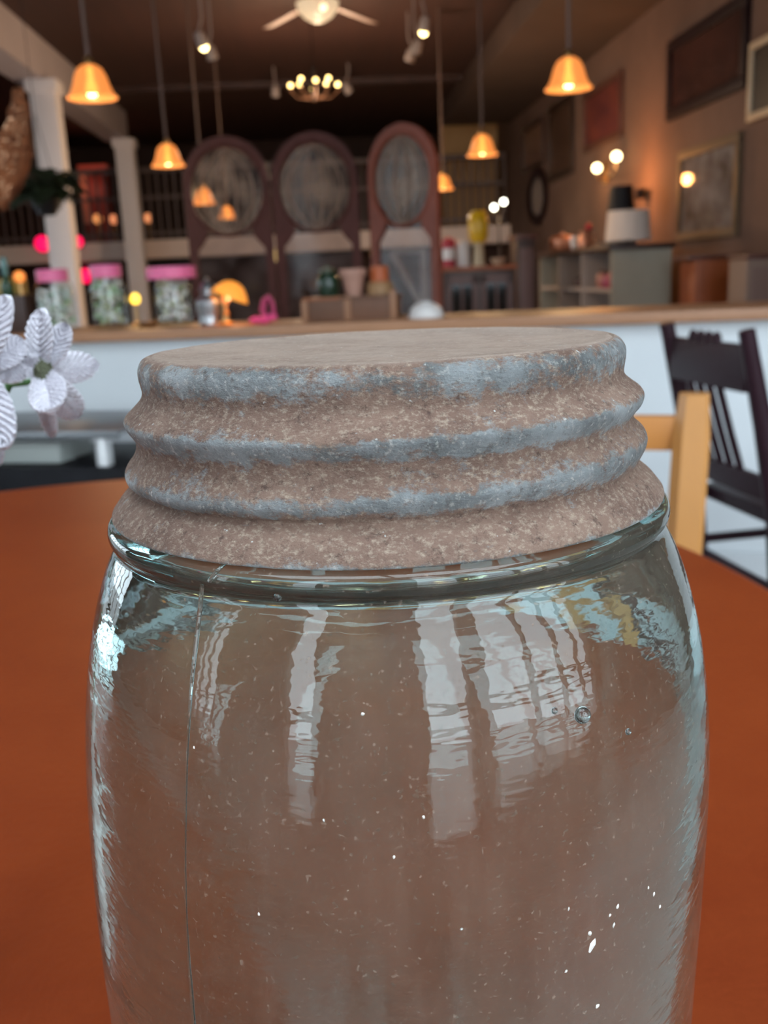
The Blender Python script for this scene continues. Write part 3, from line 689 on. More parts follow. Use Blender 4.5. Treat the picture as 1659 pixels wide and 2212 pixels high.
# ------------------------------------------------------------------ ceiling fan
p = at(688, 50, 8.4)
fan = thing('ceiling_fan', 'ceiling fan with glowing glass bowl at the top of the picture', 'fan', p)
FB = mat('fan_blade', (0.34, 0.20, 0.15), .5)
MB().lathe([(0, 0), (.05, .008), (.11, .04), (.155, .09), (.172, .145), (.168, .15), (0, .15)], 32).build('light_bowl', BOWL_GLOW, fan)
MB().lathe([(0, .15), (.12, .15), (.14, .19), (.13, .24), (.06, .27), (0, .27)], 28).build('motor', FB, fan)
MB().tube([(0, 0, .26), (0, 0, HC-p.z)], .018, 8).build('rod', DARKMETAL, fan)
for a_ in (42, 138, 270):
    a = math.radians(a_)
    Mx = Matrix.Rotation(a, 4, 'Z') @ Matrix.Translation((0, 0, .16)) @ Matrix.Rotation(math.radians(8), 4, 'Y') @ Matrix.Rotation(math.radians(14 if a_ < 90 else -14), 4, 'X')
    MB().box(.13, .60, -.065, .065, -.004, .004, .002, Mx).build('blade', FB, fan)
MB().ball((.05, -.132, .085), .030).build('bulb', mat('fan_bulb', (1, .95, .8), .4, emit=(1, .85, .5), est=1.6), fan)
lamp_light('point_glow', (0, 0, -.50), 26, (1, .75, .5), fan, .12)

# ------------------------------------------------------------------ chandelier
p = at(680, 208, 10.3)
CBULB = mat('candle_bulb', (1, .9, .6), .4, emit=(1.0, .66, .22), est=8.0)
chd = thing('chandelier', 'small many armed chandelier with lit round bulbs above the screen', 'chandelier', p)
MB().lathe([(0, -.03), (.02, -.01), (.05, .03), (.03, .07), (.02, .2), (.035, .24), (.012, .3), (0, .3)], 18).build('stem', DARKMETAL, chd)
MB().tube([(0, 0, .28), (0, 0, HC-p.z)], .006, 6).build('chain', DARKMETAL, chd)
CHM = mat('chandelier_metal', (.16, .075, .04), .45, .4)
for i in range(8):
    a = 2*PI*i/8+.12; ca, sa = math.cos(a), math.sin(a); R = .235 if i % 2 == 0 else .19; dz = .0 if i % 2 == 0 else .035
    arm = MB().tube([(0, 0, .03), (ca*.08, sa*.08, -.02), (ca*.16, sa*.16, -.015+dz), (ca*R, sa*R, .05+dz)], .006, 6).build('arm', CHM, chd)
    MB().lathe([(0, .05), (.020, .05), (.022, .06), (.009, .062), (.009, .085), (0, .085)], 10, Matrix.Translation((ca*R, sa*R, dz))).build('candle_cup', CHM, arm)
    MB().ball((ca*R, sa*R, .104+dz), .021, n=12, k=8).build('bulb', CBULB, arm)
lamp_light('point_glow', (0, 0, -.55), 120, (1, .72, .48), parent=chd, r=.15)

# ------------------------------------------------------------------ track spotlights
SPOTW = mat('spot_white', (0.34, 0.28, 0.26), .5)
def spot(px, py, Yd, lit, label, tilt):
    p = at(px, py, Yd)
    t = thing('spotlight', label, 'lamp', p, 0, 'white ceiling spotlights')
    Mx = Matrix.Rotation(tilt, 4, 'Y') @ Matrix.Rotation(math.radians(20), 4, 'X')
    MB().lathe([(0, .12), (.03, .12), (.045, .10), (.052, 0), (.048, 0), (.04, .06), (0, .06)], 18, Mx).build('head', SPOTW, t)
    MB().tube([Mx @ Vector((0, 0, .11)), (0, 0, .22), (0, 0, HC-p.z)], .009, 6).build('stem', SPOTW, t)
    if lit: MB().ball(Mx @ Vector((0, 0, -.004)), .036, n=14, k=10).build('lit_lens', BULB, t)
spot(440, 100, 9.0, True, 'lit spotlight left of the ceiling fan', -.3)
spot(460, 128, 9.6, False, 'unlit spotlight just below the lit one on the left', -.2)
spot(915, 68, 9.2, True, 'lit spotlight right of the ceiling fan', .2)
spot(897, 115, 9.8, False, 'unlit spotlight just below the lit one on the right', .3)
spot(884, 132, 10.4, False, 'faint unlit spotlight, lowest of the three right of the fan', .3)
spot(595, 208, 12.6, False, 'unlit spotlight left of the chandelier', 0.1)
spot(755, 200, 12.6, False, 'unlit spotlight right of the chandelier', -.5)

# ------------------------------------------------------------------ three panel arched screen
LACE = see_through('etched_pane', (0.85, 0.80, 0.76), .12, .30, (0.34, 0.25, 0.19), 7, .24, .3)
PANEL = see_through('lower_pane', (0.80, 0.76, 0.76), .08, .16, (0.20, 0.15, 0.14), 6, .14, .4)
SCW, SCH = .245, 1.80
def w_out(z): 
    t = (z-1.545)/.255
    return SCW if t <= 0 else SCW*math.sqrt(max(0, 1-t*t))
def w_in(z):
    zc, r = 1.50, .205
    t = (z-zc)/(r*1.16)
    circ = r*math.sqrt(max(0, 1-t*t)) if abs(t) < 1 else 0
    low = .195 if .14 < z < 1.18 else (.195-(.065*math.sin(min(1, (z-1.18)/.10)*PI/2)) if 1.18 <= z < 1.40 else 0)
    return max(circ, low) if z < 1.5 else circ
def screen_panel(root, frm_mat, x0, y0, ang):
    h = bpy.data.objects.new('panel', None)
    zs = [0.02+i*(SCH-.021)/120 for i in range(121)]
    d = .016
    mb = MB()
    Mx = Matrix.Translation((x0, y0, 0)) @ Matrix.Rotation(ang, 4, 'Z') @ Matrix.Translation((SCW, 0, 0))
    for za, zb in zip(zs, zs[1:]):
        oa, ob, ia, ib = w_out(za), w_out(zb), w_in(za), w_in(zb)
        ia = min(ia, oa); ib = min(ib, ob)
        for sg in (-1, 1):
            q = [(sg*ia, za), (sg*oa, za), (sg*ob, zb), (sg*ib, zb)]
            vs = [(x, -d, z) for x, z in q]+[(x, d, z) for x, z in q]
            fs = [(0, 1, 2, 3), (7, 6, 5, 4), (1, 5, 6, 2), (0, 3, 7, 4)]
            mb.add(vs, fs, False, Mx)
    frame = mb.build('panel_frame', frm_mat, root)
    for nm, z0, z1, mt in (('oval_pane', 1.262, 1.745, LACE), ('lower_pane', .12, 1.262, PANEL)):
        mb = MB(); zz = [z0+i*(z1-z0)/40 for i in range(41)]; vs = []; fs = []
        for z in zz:
            wv = w_in(z)+.004; vs += [(-wv, 0, z), (wv, 0, z)]
        fs = [(2*i, 2*i+1, 2*i+3, 2*i+2) for i in range(40)]
        mb.add(vs, fs, False, Mx); mb.build(nm, mt, frame)
    # slim oval moulding and leafy scroll bars inside the oval
    mb = MB(); pts = [(.212*math.cos(a), -.014, 1.50+.245*math.sin(a)) for a in [2*PI*i/48 for i in range(49)]]
    mb.tube([Mx @ Vector(p) for p in pts], .010, 6, False); mb.build('oval_moulding', frm_mat, frame)
    SCB = mat('tracery_brown', (.22, .15, .115), .5, spec=.2)
    for k_ in (-.75, -.25, .25, .75):            # bowed tracery ribs from the foot to the crown of the oval
        pts = [Mx @ Vector((k_*.205*math.sin(PI*(i/20))**.8, -.006, 1.265+.47*i/20)) for i in range(21)]
        MB().tube(pts, .0045, 5).build('tracery_rib', SCB, frame)
    mb = MB().box(-.19, .19, -.010, .010, .70, .735, 0, Mx); mb.build('cross_rail', frm_mat, frame)
    return frame
SY = 5.8
scr = thing('folding_screen', 'dark wooden three panel screen with arched tops and glazed ovals', 'screen', (0, 0, 0))
SCF = mat('screen_wood', (0.085, 0.030, 0.026), .5, var=.35, scale=5, spec=.12)
SCF2 = mat('screen_wood_red', (0.20, 0.060, 0.040), .5, var=.3, scale=5, spec=.15)
screen_panel(scr, SCF, -.552, SY, 0)
screen_panel(scr, SCF2, .005, SY, -.72)
screen_panel(scr, SCF, -1.055, SY, 0.02)
# hinges hold the three leaves together
for x in (-.558, .000):
    for z in (.4, 1.1): MB().lathe([(0, z), (.009, z), (.009, z+.07), (0, z+.07)], 10, Matrix.Translation((x, SY, 0))).build('hinge', BRASS, scr)

# ------------------------------------------------------------------ furniture beyond the half wall, right side
def px_box(x0, x1, ytop, Yd): 
    a = at(x0, ytop, Yd); b = at(x1, ytop, Yd); return a, b
# dark glazed sideboard
a, b = px_box(955, 1112, 578, 6.9); wd = (b-a).length; top = a.z; c = (a+b)/2
sb = thing('sideboard', 'dark glazed sideboard right of the arched screen', 'cabinet', (c.x, c.y, 0), YAW)
MB().box(-wd/2, wd/2, 0, .42, .08, top-.03, .006).build('body', WOOD_DARK, sb)
MB().box(-wd/2-.02, wd/2+.02, -.02, .44, top-.03, top, .004).build('top_board', WOOD_ORANGE, sb)
GLASSDARK = mat('dark_glass', (.006, .005, .006), .08)
for i in range(2):
    x0 = -wd/2+.02+i*(wd/2-.01); x1 = x0+wd/2-.03
    dr = MB()
    dr.box(x0, x0+.04, -.02, 0, .12, top-.06); dr.box(x1-.04, x1, -.02, 0, .12, top-.06); dr.box(x0, x1, -.02, 0, .12, .18); dr.box(x0, x1, -.02, 0, top-.12, top-.06)
    dr.box((x0+x1)/2-.008, (x0+x1)/2+.008, -.018, -.002, .18, top-.12); dr.box(x0, x1, -.018, -.002, .52, .54)
    d_ = dr.build('door', WOOD_RED, sb)
    MB().box(x0+.03, x1-.03, -.010, -.004, .16, top-.10).build('pane', GLASSDARK, d_)
    MB().ball((x1-.02 if i == 0 else x0+.02, -.03, .62), .012, n=10, k=6).build('knob', BRASS, d_)
for x in (-wd/2+.03, wd/2-.03):
    for y in (.04, .38): MB().lathe([(0, 0), (.02, 0), (.026, .08), (0, .08)], 10, Matrix.Translation((x, y, 0))).build('foot', WOOD_DARK, sb)
def on_top(px, z, Yd): q = at(px, 500, Yd); return Vector((q.x, q.y, z))
zt = top+.0005; s = px_m(at(1000, 550, 7.0))
RED = mat('red_paint', (.40, .012, .03), .5)
t = thing('red_canister', 'red and white banded canister on the dark sideboard', 'canister', on_top(968, zt, 7.08))
MB().lathe([(0, 0), (.044, 0), (.044, .05), (0, .05)], 20).build('base_band', RED, t)
MB().lathe([(0, .05), (.043, .05), (.043, .13), (0, .13)], 20).build('body', WHITE_OBJ, t)
MB().lathe([(0, .13), (.046, .13), (.046, .19), (.012, .20), (0, .215)], 20).build('lid', RED, t)
t = thing('white_canister', 'cream lidded canister between red canister and yellow vase', 'canister', on_top(998, zt, 7.10))
MB().lathe([(0, 0), (.046, 0), (.048, .01), (.048, .14), (0, .14)], 20).build('body', WHITE_OBJ, t)
MB().lathe([(0, .14), (.049, .14), (.049, .165), (.01, .18), (.012, .20), (0, .20)], 20).build('lid', WHITE_OBJ, t)
t = thing('yellow_vase', 'bright yellow barrel vase on a small cream stand', 'vase', on_top(1033, zt, 7.08))
MB().lathe([(0, 0), (.045, 0), (.04, .04), (.035, .14), (.05, .16), (0, .16)], 18).build('stand', mat('cream_stand', (.50, .40, .26), .6), t)
MB().lathe([(0, .16), (.05, .16), (.068, .20), (.072, .28), (.062, .35), (.04, .375), (.03, .37), (0, .36)], 22).build('body', mat('yellow_glaze', (.62, .36, .008), .35), t)
t = thing('cream_dish', 'low cream dish at the right end of the sideboard', 'dish', on_top(1075, zt, 7.05))
MB().lathe([(0, 0), (.03, 0), (.06, .05), (.055, .05), (.03, .01), (0, .01)], 18).build('bowl', mat('cream_clay', (.42, .30, .2), .5), t)

# pair of white bulbs on a wall bracket behind
bp_ = at(1078, 470, 12.2)
t = thing('twin_bulb_stand', 'tall slim floor stand with two bright white bulbs', 'lamp', (bp_.x, bp_.y, 0))
MB().lathe([(0, 0), (.14, 0), (.13, .03), (.015, .05), (.012, bp_.z), (0, bp_.z)], 18).build('stand', DARKMETAL, t)
for (x, y) in ((1067, 448), (1088, 436)):
    q = at(x, y, 12.2)-Vector((bp_.x, bp_.y, 0))
    MB().tube([(0, 0, bp_.z-.02), (q.x, q.y, q.z-.04)], .008, 6).build('arm', DARKMETAL, t)
    MB().ball(q, .034).build('bulb', BULB_WHITE, t)
lamp_light('point_glow', (0, -.15, bp_.z), 5, (1, .85, .5), t, .06)

# dark stand and bookcase whose end panel faces us
a, b = px_box(1116, 1158, 508, 9.2); c = (a+b)/2
t = thing('pillar_cabinet', 'narrow dark wooden pillar cabinet beside the open bookcase', 'cabinet', (c.x, c.y, 0), YAW)
wd = (b-a).length
MB().box(-wd/2, wd/2, 0, .3, 0, a.z-.04, .006).build('body', WOOD_DARK, t)
MB().box(-wd/2-.02, wd/2+.02, -.02, .32, a.z-.04, a.z, .004).build('top_board', WOOD_RED, t)
MB().box(-wd/2+.03, wd/2-.03, -.015, 0, .15, a.z-.12, .004).build('door', mat('mauve_brown', (.12, .065, .06), .5), t)

a, b = px_box(1332, 1466, 528, 7.6); w_ = (b-a).length; topz = (a.z+b.z)/2; ua, va_ = to_uv(a); ub, _ = to_uv(b)
bc = thing('bookcase', 'long low grey green open bookcase with its end panel facing us', 'bookcase', rw(ua, 7.6, 0), YAW)
SAGE = mat('sage_paint', (0.34, 0.31, 0.25), .6, var=.12, scale=4)
SHG = mat('shelf_grey', (0.34, 0.28, 0.25), .6)
Lb = 2.5
MB().box(0, w_, 0, .03, 0, topz-.03).build('end_panel', SAGE, bc)
MB().box(0, w_, Lb-.03, Lb, 0, topz-.03).build('end_panel', SAGE, bc)
MB().box(w_-.02, w_, .03, Lb-.03, 0, topz-.03).build('back_panel', SHG, bc)
MB().box(-.03, w_+.03, -.03, Lb+.03, topz-.03, topz+.01, .004).build('top_board', WOOD_DARK, bc)
for z in (.06, .42, .78): MB().box(0.01, w_-.02, .03, Lb-.03, z, z+.025).build('shelf', SHG, bc)
for y in (.86, 1.68): MB().box(0.0, w_-.02, y, y+.03, 0.06, topz-.03).build('divider', SHG, bc)
for i, (y, z, h, c_) in enumerate([(.35, .805, .16, (.30, .02, .04)), (.50, .805, .13, (.28, .03, .08)), (.66, .805, .15, (.35, .14, .1)), (1.15, .805, .14, (.28, .12, .08)), (1.4, .805, .10, (.1, .06, .05)), (2.0, .805, .15, (.25, .1, .07))]):
    t = thing('storage_jar', ['dark red jar nearest the end panel inside the bookcase', 'second dark red jar from the end panel inside the bookcase', 'clay jar third from the end panel inside the bookcase', 'tan jar in the middle bay of the bookcase', 'low dark jar in the middle bay of the bookcase', 'brown jar in the far bay of the bookcase'][i], 'jar', rw(ua+.13, 7.6+y, z), YAW)
    mm_ = mat('jar_colour_%d' % i, c_, .4)
    MB().lathe([(0, 0), (.05, 0), (.062, h*.3), (.06, h*.65), (.035, h*.85), (0, h*.85)], 18).build('body', mm_, t)
    MB().lathe([(0, h*.85), (.038, h*.85), (.036, h*.95), (0, h)], 16).build('lid', DARKMETAL, t)
tz2 = topz+.0105
def bc_top(px, Yd): q = at(px, 500, Yd); return Vector((q.x, q.y, tz2))
# lamps on the bookcase
t = thing('drum_lamp', 'table lamp with plain white drum shade on the bookcase', 'lamp', bc_top(1357, 7.85))
q = at(1357, 455, 7.85).z-tz2
MB().lathe([(0, 0), (.07, 0), (.06, .02), (.02, .03), (.02, q*.4), (0, q*.4)], 18).build('base', DARKMETAL, t)
MB().lathe([(.178, .03), (.158, q), (.155, q), (.175, .03)], 36).build('lamp_shade', mat('linen_shade', (.62, .53, .47), .8), t)
MB().lathe([(0, q*.4), (.012, q*.4), (.012, q*.9), (.155, q*.92), (.155, q*.93), (0, q*.93)], 18).build('harp', BRASS, t)
t = thing('black_lamp', 'tall table lamp with black shade behind the white drum lamp', 'lamp', bc_top(1341, 8.9))
q = at(1341, 402, 8.9).z-tz2
MB().lathe([(0, 0), (.06, 0), (.05, .03), (.02, .08), (.035, .16), (.015, q*.55), (0, q*.55)], 18).build('base', DARKMETAL, t)
MB().lathe([(.125, q*.50), (.10, q), (.097, q), (.122, q*.50)], 28).build('lamp_shade', BLACK, t)
MB().lathe([(0, q*.55), (.01, q*.55), (.01, q*.96), (.098, q*.97), (.098, q*.975), (0, q*.98)], 16).build('harp', BRASS, t)
t = thing('copper_pot', 'copper cooking pot with knob lid on the bookcase', 'pot', bc_top(1215, 9.35))
COP = mat('copper', (.55, .24, .14), .3, .6)
MB().lathe([(0, 0), (.10, 0), (.12, .03), (.12, .10), (0, .10)], 22).build('body', COP, t)
MB().lathe([(0, .10), (.125, .10), (.10, .13), (.02, .145), (.02, .165), (0, .17)], 22).build('lid', COP, t)
t = thing('small_copper_jug', 'small copper jug between copper pot and white drum lamp', 'jug', bc_top(1262, 8.75))
MB().lathe([(0, 0), (.05, 0), (.065, .05), (.045, .10), (.04, .13), (.05, .15), (.035, .14), (0, .05)], 20).build('body', COP, t)
MB().tube([(.045, 0, .13), (.09, 0, .11), (.085, 0, .06), (.06, 0, .04)], .007, 6).build('handle', COP, t)
t = thing('white_cup', 'cream cup behind the small copper jug', 'cup', bc_top(1243, 9.15))
MB().lathe([(0, 0), (.03, 0), (.05, .05), (.055, .12), (.05, .12), (.045, .05), (0, .02)], 20).build('body', WHITE_OBJ, t)
t = thing('red_bauble_stand', 'small dark stand topped with one red ball', 'ornament', bc_top(1272, 9.2))
hq = at(1272, 490, 9.2).z-tz2
MB().lathe([(0, 0), (.05, 0), (.04, .02), (.01, .03), (.01, hq-.03), (0, hq-.03)], 14).build('stand', DARKMETAL, t)
MB().ball((0, 0, hq), .034).build('ball', RED, t)
t = thing('tin_dish', 'shiny silver oval dish leaning on the bookcase top edge', 'dish', bc_top(1306, 7.75)+Vector((0, -.08, 0)))
MB().lathe([(0, 0), (.05, .0), (.085, .02), (.08, .022), (.05, .006), (0, .005)], 22).build('dish', SILVER, t)

# orange chest of drawers and grey sideboard to its right
a, b = px_box(1502, 1600, 552, 7.1); c = (a+b)/2; wd = (b-a).length
oc = thing('orange_cabinet', 'orange wooden cabinet standing between bookcase and right edge', 'cabinet', (c.x, c.y, 0), YAW)
MB().box(-wd/2, wd/2, 0, .30, .05, a.z-.03, .006).build('body', WOOD_ORANGE, oc)
MB().box(-wd/2-.06, wd/2+.02, -.02, .30, a.z-.03, a.z, .004).build('top_board', WOOD_RED, oc)
MB().box(-wd/2+.02, wd/2-.02, -.015, 0, .10, a.z-.06, .004).build('door', WOOD_ORANGE, oc)
MB().ball((wd/2-.05, -.025, .6), .012, n=10, k=6).build('knob', BRASS, oc)
MB().box(-wd/2, wd/2, .02, .28, 0, .05).build('plinth', WOOD_DARK, oc)
a, b = px_box(1614, 1725, 550, 6.25); c = (a+b)/2; wd = (b-a).length
gs = thing('taupe_cabinet', 'taupe cabinet with dark red top at the right edge', 'cabinet', (c.x, c.y, 0), YAW)
MB().box(-wd/2, wd/2, 0, .28, 0, a.z-.03, .006).build('body', mat('taupe', (.20, .13, .10), .6), gs)
MB().box(-wd/2-.01, wd/2+.02, -.02, .29, a.z-.03, a.z, .004).build('top_board', WOOD_RED, gs)
MB().box(-wd/2+.03, wd/2-.03, -.012, 0, .1, a.z-.08, .004).build('door', mat('taupe_door', (.17, .10, .08), .6), gs)

# ------------------------------------------------------------------ pictures on the right wall
def picture(x0, x1, yt, yb, frame_m, pic_m, label, fw=.06, mount=None, depth=.04, spotm=None):
    va1, z1 = on_wall(x0, yt, UR); vb, z2 = on_wall(x1, yt, UR); _, z3 = on_wall(x0, yb, UR)
    # far end at x0
    va2, vb2 = min(va1, vb), max(va1, vb); zt_, zb_ = z1, z3
    t = thing('framed_picture', label, 'picture', rw(UR-.002, (va2+vb2)/2, zb_), YAW, 'framed pictures on the right wall')
    L_ = vb2-va2; Hh = zt_-zb_
    mb = MB()
    mb.box(-depth, 0, -L_/2, L_/2, 0, fw, .006); mb.box(-depth, 0, -L_/2, L_/2, Hh-fw, Hh, .006)
    mb.box(-depth, 0, -L_/2, -L_/2+fw, fw, Hh-fw, .006); mb.box(-depth, 0, L_/2-fw, L_/2, fw, Hh-fw, .006)
    mb.build('frame', frame_m, t)
    MB().box(-depth*.5, -.002, -L_/2+fw*.9, L_/2-fw*.9, fw*.9, Hh-fw*.9).build('artwork', pic_m, t)
    if mount: MB().box(-depth*.6, -depth*.5, -L_/2+fw*1.8, L_/2-fw*1.8, fw*1.9, Hh-fw*1.9).build('mount', mount, t)
    MB().box(-depth*.68, -depth*.64, -L_/2+fw*.9, L_/2-fw*.9, fw*.9, Hh-fw*.9).build('glass', PICGLASS, t)
DKF = mat('dark_frame', (.018, .008, .010), .5, spec=.12)
picture(1451, 1621, 92, 262, DKF, mat('dark_painting', (.030, .012, .014), .7, var=.6, scale=3, col2=(.07, .025, .02), spec=.1), 'large dark framed painting, highest and widest on the right wall', .09)
OLIVE = mat('olive_frame', (.13, .085, .05), .6, spec=.2)
picture(1474, 1606, 328, 522, OLIVE, mat('grey_print', (.05, .035, .028), .8, var=.6, scale=4, col2=(.26, .24, .24), spec=.1), 'olive framed grey print below the large dark painting', .07)
CREAMF = mat('cream_frame', (.46, .36, .25), .5)
picture(1630, 1765, 95, 262, CREAMF, mat('dark_art', (.02, .012, .01), .4), 'cream framed dark picture cut by the right edge', .05)
picture(1266, 1349, 205, 332, mat('brown_frame', (.10, .045, .03), .4), mat('red_painting', (.22, .055, .035), .5, var=.6, scale=4, col2=(.08, .02, .03)), 'red painting in a brown frame above the wall sconce', .06)
picture(1190, 1243, 235, 395, mat('black_brown_frame', (.035, .02, .015), .4), mat('brown_art', (.12, .065, .045), .5, var=.5, scale=3), 'tall brown picture left of the red painting', .08)
picture(1133, 1178, 280, 375, mat('black_brown_frame2', (.05, .025, .02), .4), mat('mauve_art', (.24, .13, .10), .5, var=.4, scale=3), 'small mauve picture farthest along the right wall', .06)
# oval mirror low on the far wall
v1, z1 = on_wall(1163, 425, UR); t = thing('oval_mirror', 'dark framed oval mirror with pale glow below the mauve picture', 'mirror', rw(UR-.002, v1, z1), YAW)
Mx = Matrix.Rotation(-PI/2, 4, 'Y') @ Matrix.Diagonal((.62, 1.0, 1, 1))
MB().lathe([(.40, 0), (.62, 0), (.62, .03), (.55, .05), (.42, .03), (.40, .02)], 40, Mx).build('frame', DKF, t)
MB().lathe([(0, 0.012), (.42, .012), (.42, .004), (0, .004)], 40, Mx).build('mirror_glass', mat('pale_mirror', (.7, .66, .66), .25, .7), t)

# ------------------------------------------------------------------ wall sconce
v1, z1 = on_wall(1311, 372, UR)
t = thing('wall_sconce', 'two armed wall sconce with bright bulbs under the red painting', 'lamp', rw(UR-.002, v1, z1), YAW)
MB().box(-.03, 0, -.06, .06, -.12, .10, .008).build('back_plate', BRASS, t)
for (x, y) in ((1290, 363), (1332, 338)):
    v2, z2 = on_wall(x, y, UR-.16); dz = z2-z1; dv = v2-v1
    MB().tube([(-.02, 0, -.05), (-.10, dv*.6, -.08), (-.16, dv, -.06+dz*.2), (-.16, dv, dz-.06)], .009, 6).build('arm', BRASS, t)
    MB().ball((-.16, dv, dz), .046).build('bulb', mat('sconce_bulb', (1, .9, .6), .4, emit=(1.0, .80, .42), est=8), t)
lamp_light('point_glow', (-.30, 0, -.02), 6, (1, .55, .22), t, .06)
# wall light added to give the plaster its orange wash
v1, z1 = on_wall(1400, 415, UR)
t = thing('added_wall_light', 'added small dark wall light washing the plaster orange beside the lamps', 'lamp', rw(UR-.002, v1, z1), YAW)
MB().lathe([(.0, -.06), (.05, -.06), (.07, .03), (.06, .03), (.045, -.04), (0, -.04)], 18, Matrix.Translation((-.09, 0, 0))).build('cup', DARKMETAL, t)
MB().box(-.09, 0, -.02, .02, -.05, -.03).build('bracket', DARKMETAL, t)
MB().ball((-.09, 0, -.012), .022, n=12, k=8).build('bulb', BULB, t)
lamp_light('point_glow', (-.42, 0, .10), 27, (1, .38, .10), t, .05)

# ------------------------------------------------------------------ platform things
a = at(192, 480, 17.0); b = at(246, 480, 17.0); zt_ = at(220, 358, 17.0).z
u_, v_ = to_uv((a+b)/2)
rc = thing('red_cupboard', 'tall red painted cupboard with coral top behind the railing', 'cupboard', rw(u_, 17.0, 1.70), YAW)
wd = (b-a).length
REDC = mat('red_cupboard_paint', (.20, .025, .022), .5); COR = mat('coral_paint', (.62, .13, .085), .5)
MB().box(-wd/2, wd/2, 0, .35, 0, zt_-1.70-.1, .008).build('body', REDC, rc)
MB().box(-wd/2-.03, wd/2+.03, -.03, .37, zt_-1.80, zt_-1.70, .008).build('cornice', COR, rc)
MB().box(-wd/2-.01, -wd/2+.09, -.02, .02, .35, zt_-1.80, .006).build('side_post', mat('coral_post', (.60, .26, .18), .5), rc)
MB().box(-wd/2+.10, wd/2-.03, -.015, 0, .1, zt_-1.9, .006).build('door', REDC, rc)
lamp_light('point_glow', (-.05, -.35, .95), 3, (1, .35, .2), rc, .05)  # added warm point light in front; the cupboard has no lamp
for i, (x, y, c_, lab) in enumerate([(211, 473, (1, .38, .12), 'small warm globe lamp below the red cupboard, leftmost on the platform'), (246, 474, (1, .33, .14), 'small warm globe lamp on the platform beside the far column'), (320, 471, (1, .35, .14), 'small warm globe lamp on the platform right of the far column')]):
    q = at(x, y, 16.5); t = thing('globe_lamp', lab, 'lamp', (q.x, q.y, 1.70), 0, 'globe lamps on the platform')
    MB().lathe([(0, 0), (.06, 0), (.05, .02), (.012, .03), (.012, q.z-1.70-.05), (0, q.z-1.70-.05)], 14).build('stand', BRASS, t)
    MB().ball((0, 0, q.z-1.70), .075).build('globe', mat('warm_globe_%d' % i, (.8, .4, .2), .4, emit=c_, est=.85), t)
NEON = mat('red_lens', (.9, .02, .1), .3, emit=(1.0, .005, .09), est=1.6)
for (x, y, r, V, lab) in [(95, 527, .125, VPLAT, 'red warning lamp on the platform edge left of the near column'), (168, 523, .10, VPLAT, 'red warning lamp on the platform edge right of the near column'), (186, 596, .12, VPLAT+.9, 'lower red lamp under the platform behind pink lidded jar')]:
    d = ray(x, y); dv = -d.x*math.sin(YAW)+d.y*math.cos(YAW); q = CAM+d*(V/dv)
    t = thing('red_lamp', lab, 'lamp', (q.x, q.y, q.z), YAW, 'red lamps by the platform')
    Mx = Matrix.Rotation(PI/2, 4, 'X')
    MB().lathe([(0, 0), (r*1.1, 0), (r*1.1, .05), (r, .06), (0, .06)], 20, Mx).build('housing', DARKMETAL, t)
    MB().lathe([(r, .05), (r, .08), (r*.7, .12), (0, .14)], 20, Mx).build('lens', NEON, t)
# black wine rack under the platform
a = at(322, 548, VPLAT+.3); b = at(402, 548, VPLAT+.3); u_, v_ = to_uv((a+b)/2); wd = (b-a).length
t = thing('black_rack', 'black lattice rack under the platform behind widest pink lid', 'rack', rw(u_, VPLAT+.35, 0), YAW)
MB().box(-wd/2, wd/2, .28, .30, 0, 1.38).build('back_board', BLACK, t)
RK = mat('rack_black', (.02, .02, .024), .5)
for i in range(6): MB().box(-wd/2+i*(wd-.03)/5, -wd/2+i*(wd-.03)/5+.03, 0, .28, 0, 1.38).build('upright', RK, t)
for i in range(7): MB().box(-wd/2, wd/2, .005, .28, i*.225, i*.225+.025).build('shelf', RK, t)
# easel seen through the right leaf
e0 = at(915, 690, 6.6)
t = thing('easel', 'pale wooden easel seen through the right screen panel', 'easel', (e0.x, e0.y, 0), 0)
EA = mat('grey_wood', (.24, .19, .17), .6)
def rel(x, y, Y): return at(x, y, Y)-Vector((e0.x, e0.y, 0))
q = rel(915, 540, 6.6); MB().tube([(0, 0, 0), (q.x, q.y, q.z)], .026, 8).build('leg', EA, t)
q1 = rel(846, 545, 6.6); q2 = rel(928, 690, 6.6); d_ = (q2-q1); k_ = (0-q1.z)/d_.z
e = q1+d_*k_; MB().tube([q1, e], .020, 8).build('leg', EA, t)
MB().tube([(q.x, q.y, q.z), (q.x+.1, q.y+.6, 0)], .02, 8).build('leg', EA, t)
MB().tube([(q1.x, q1.y, q1.z), (q.x, q.y, q1.z)], .015, 8).build('ledge', EA, t)

# ------------------------------------------------------------------ grey topped cart at left
a = at(258, 930, 2.62); ztop = a.z
ct = thing('serving_cart', 'black cart with grey steel top before the half wall', 'cart', (a.x, a.y, 0), cang+.02)
MB().box(-.75, 0, 0, .42, ztop-.012, ztop, .003).build('steel_top', STEEL_DARK, ct)
MB().box(-.75, 0, -.006, .0, ztop-.022, ztop, .002).build('front_lip', mat('grey_lip', (.20, .21, .22), .35, .6), ct)
for x in (-.735, -.09):
    for y in (.02, .38): MB().box(x, x+.035, y, y+.035, .0, ztop-.012, .003).build('post', mat('bright_steel', (.60, .60, .60), .3, .4), ct)
MB().box(-.75, 0, 0.0, .42, ztop-.118, ztop-.104, .002).build('lower_shelf', BLACK, ct)
MB().box(-.75, .0, -.004, .02, .08, ztop-.106, .004).build('black_front', mat('black_leather', (.012, .012, .015), .5, var=.4, scale=20, spec=.15), ct)
cst = bpy.data.objects['serving_cart']
Mc = Matrix.Translation((a.x, a.y, 0)) @ Matrix.Rotation(cang+.02, 4, 'Z')
q = Mc @ Vector((-.32, .12, ztop-.1035))
wb = thing('white_tub', 'pale plastic tub on the lower shelf of the black cart', 'tub', q, cang)
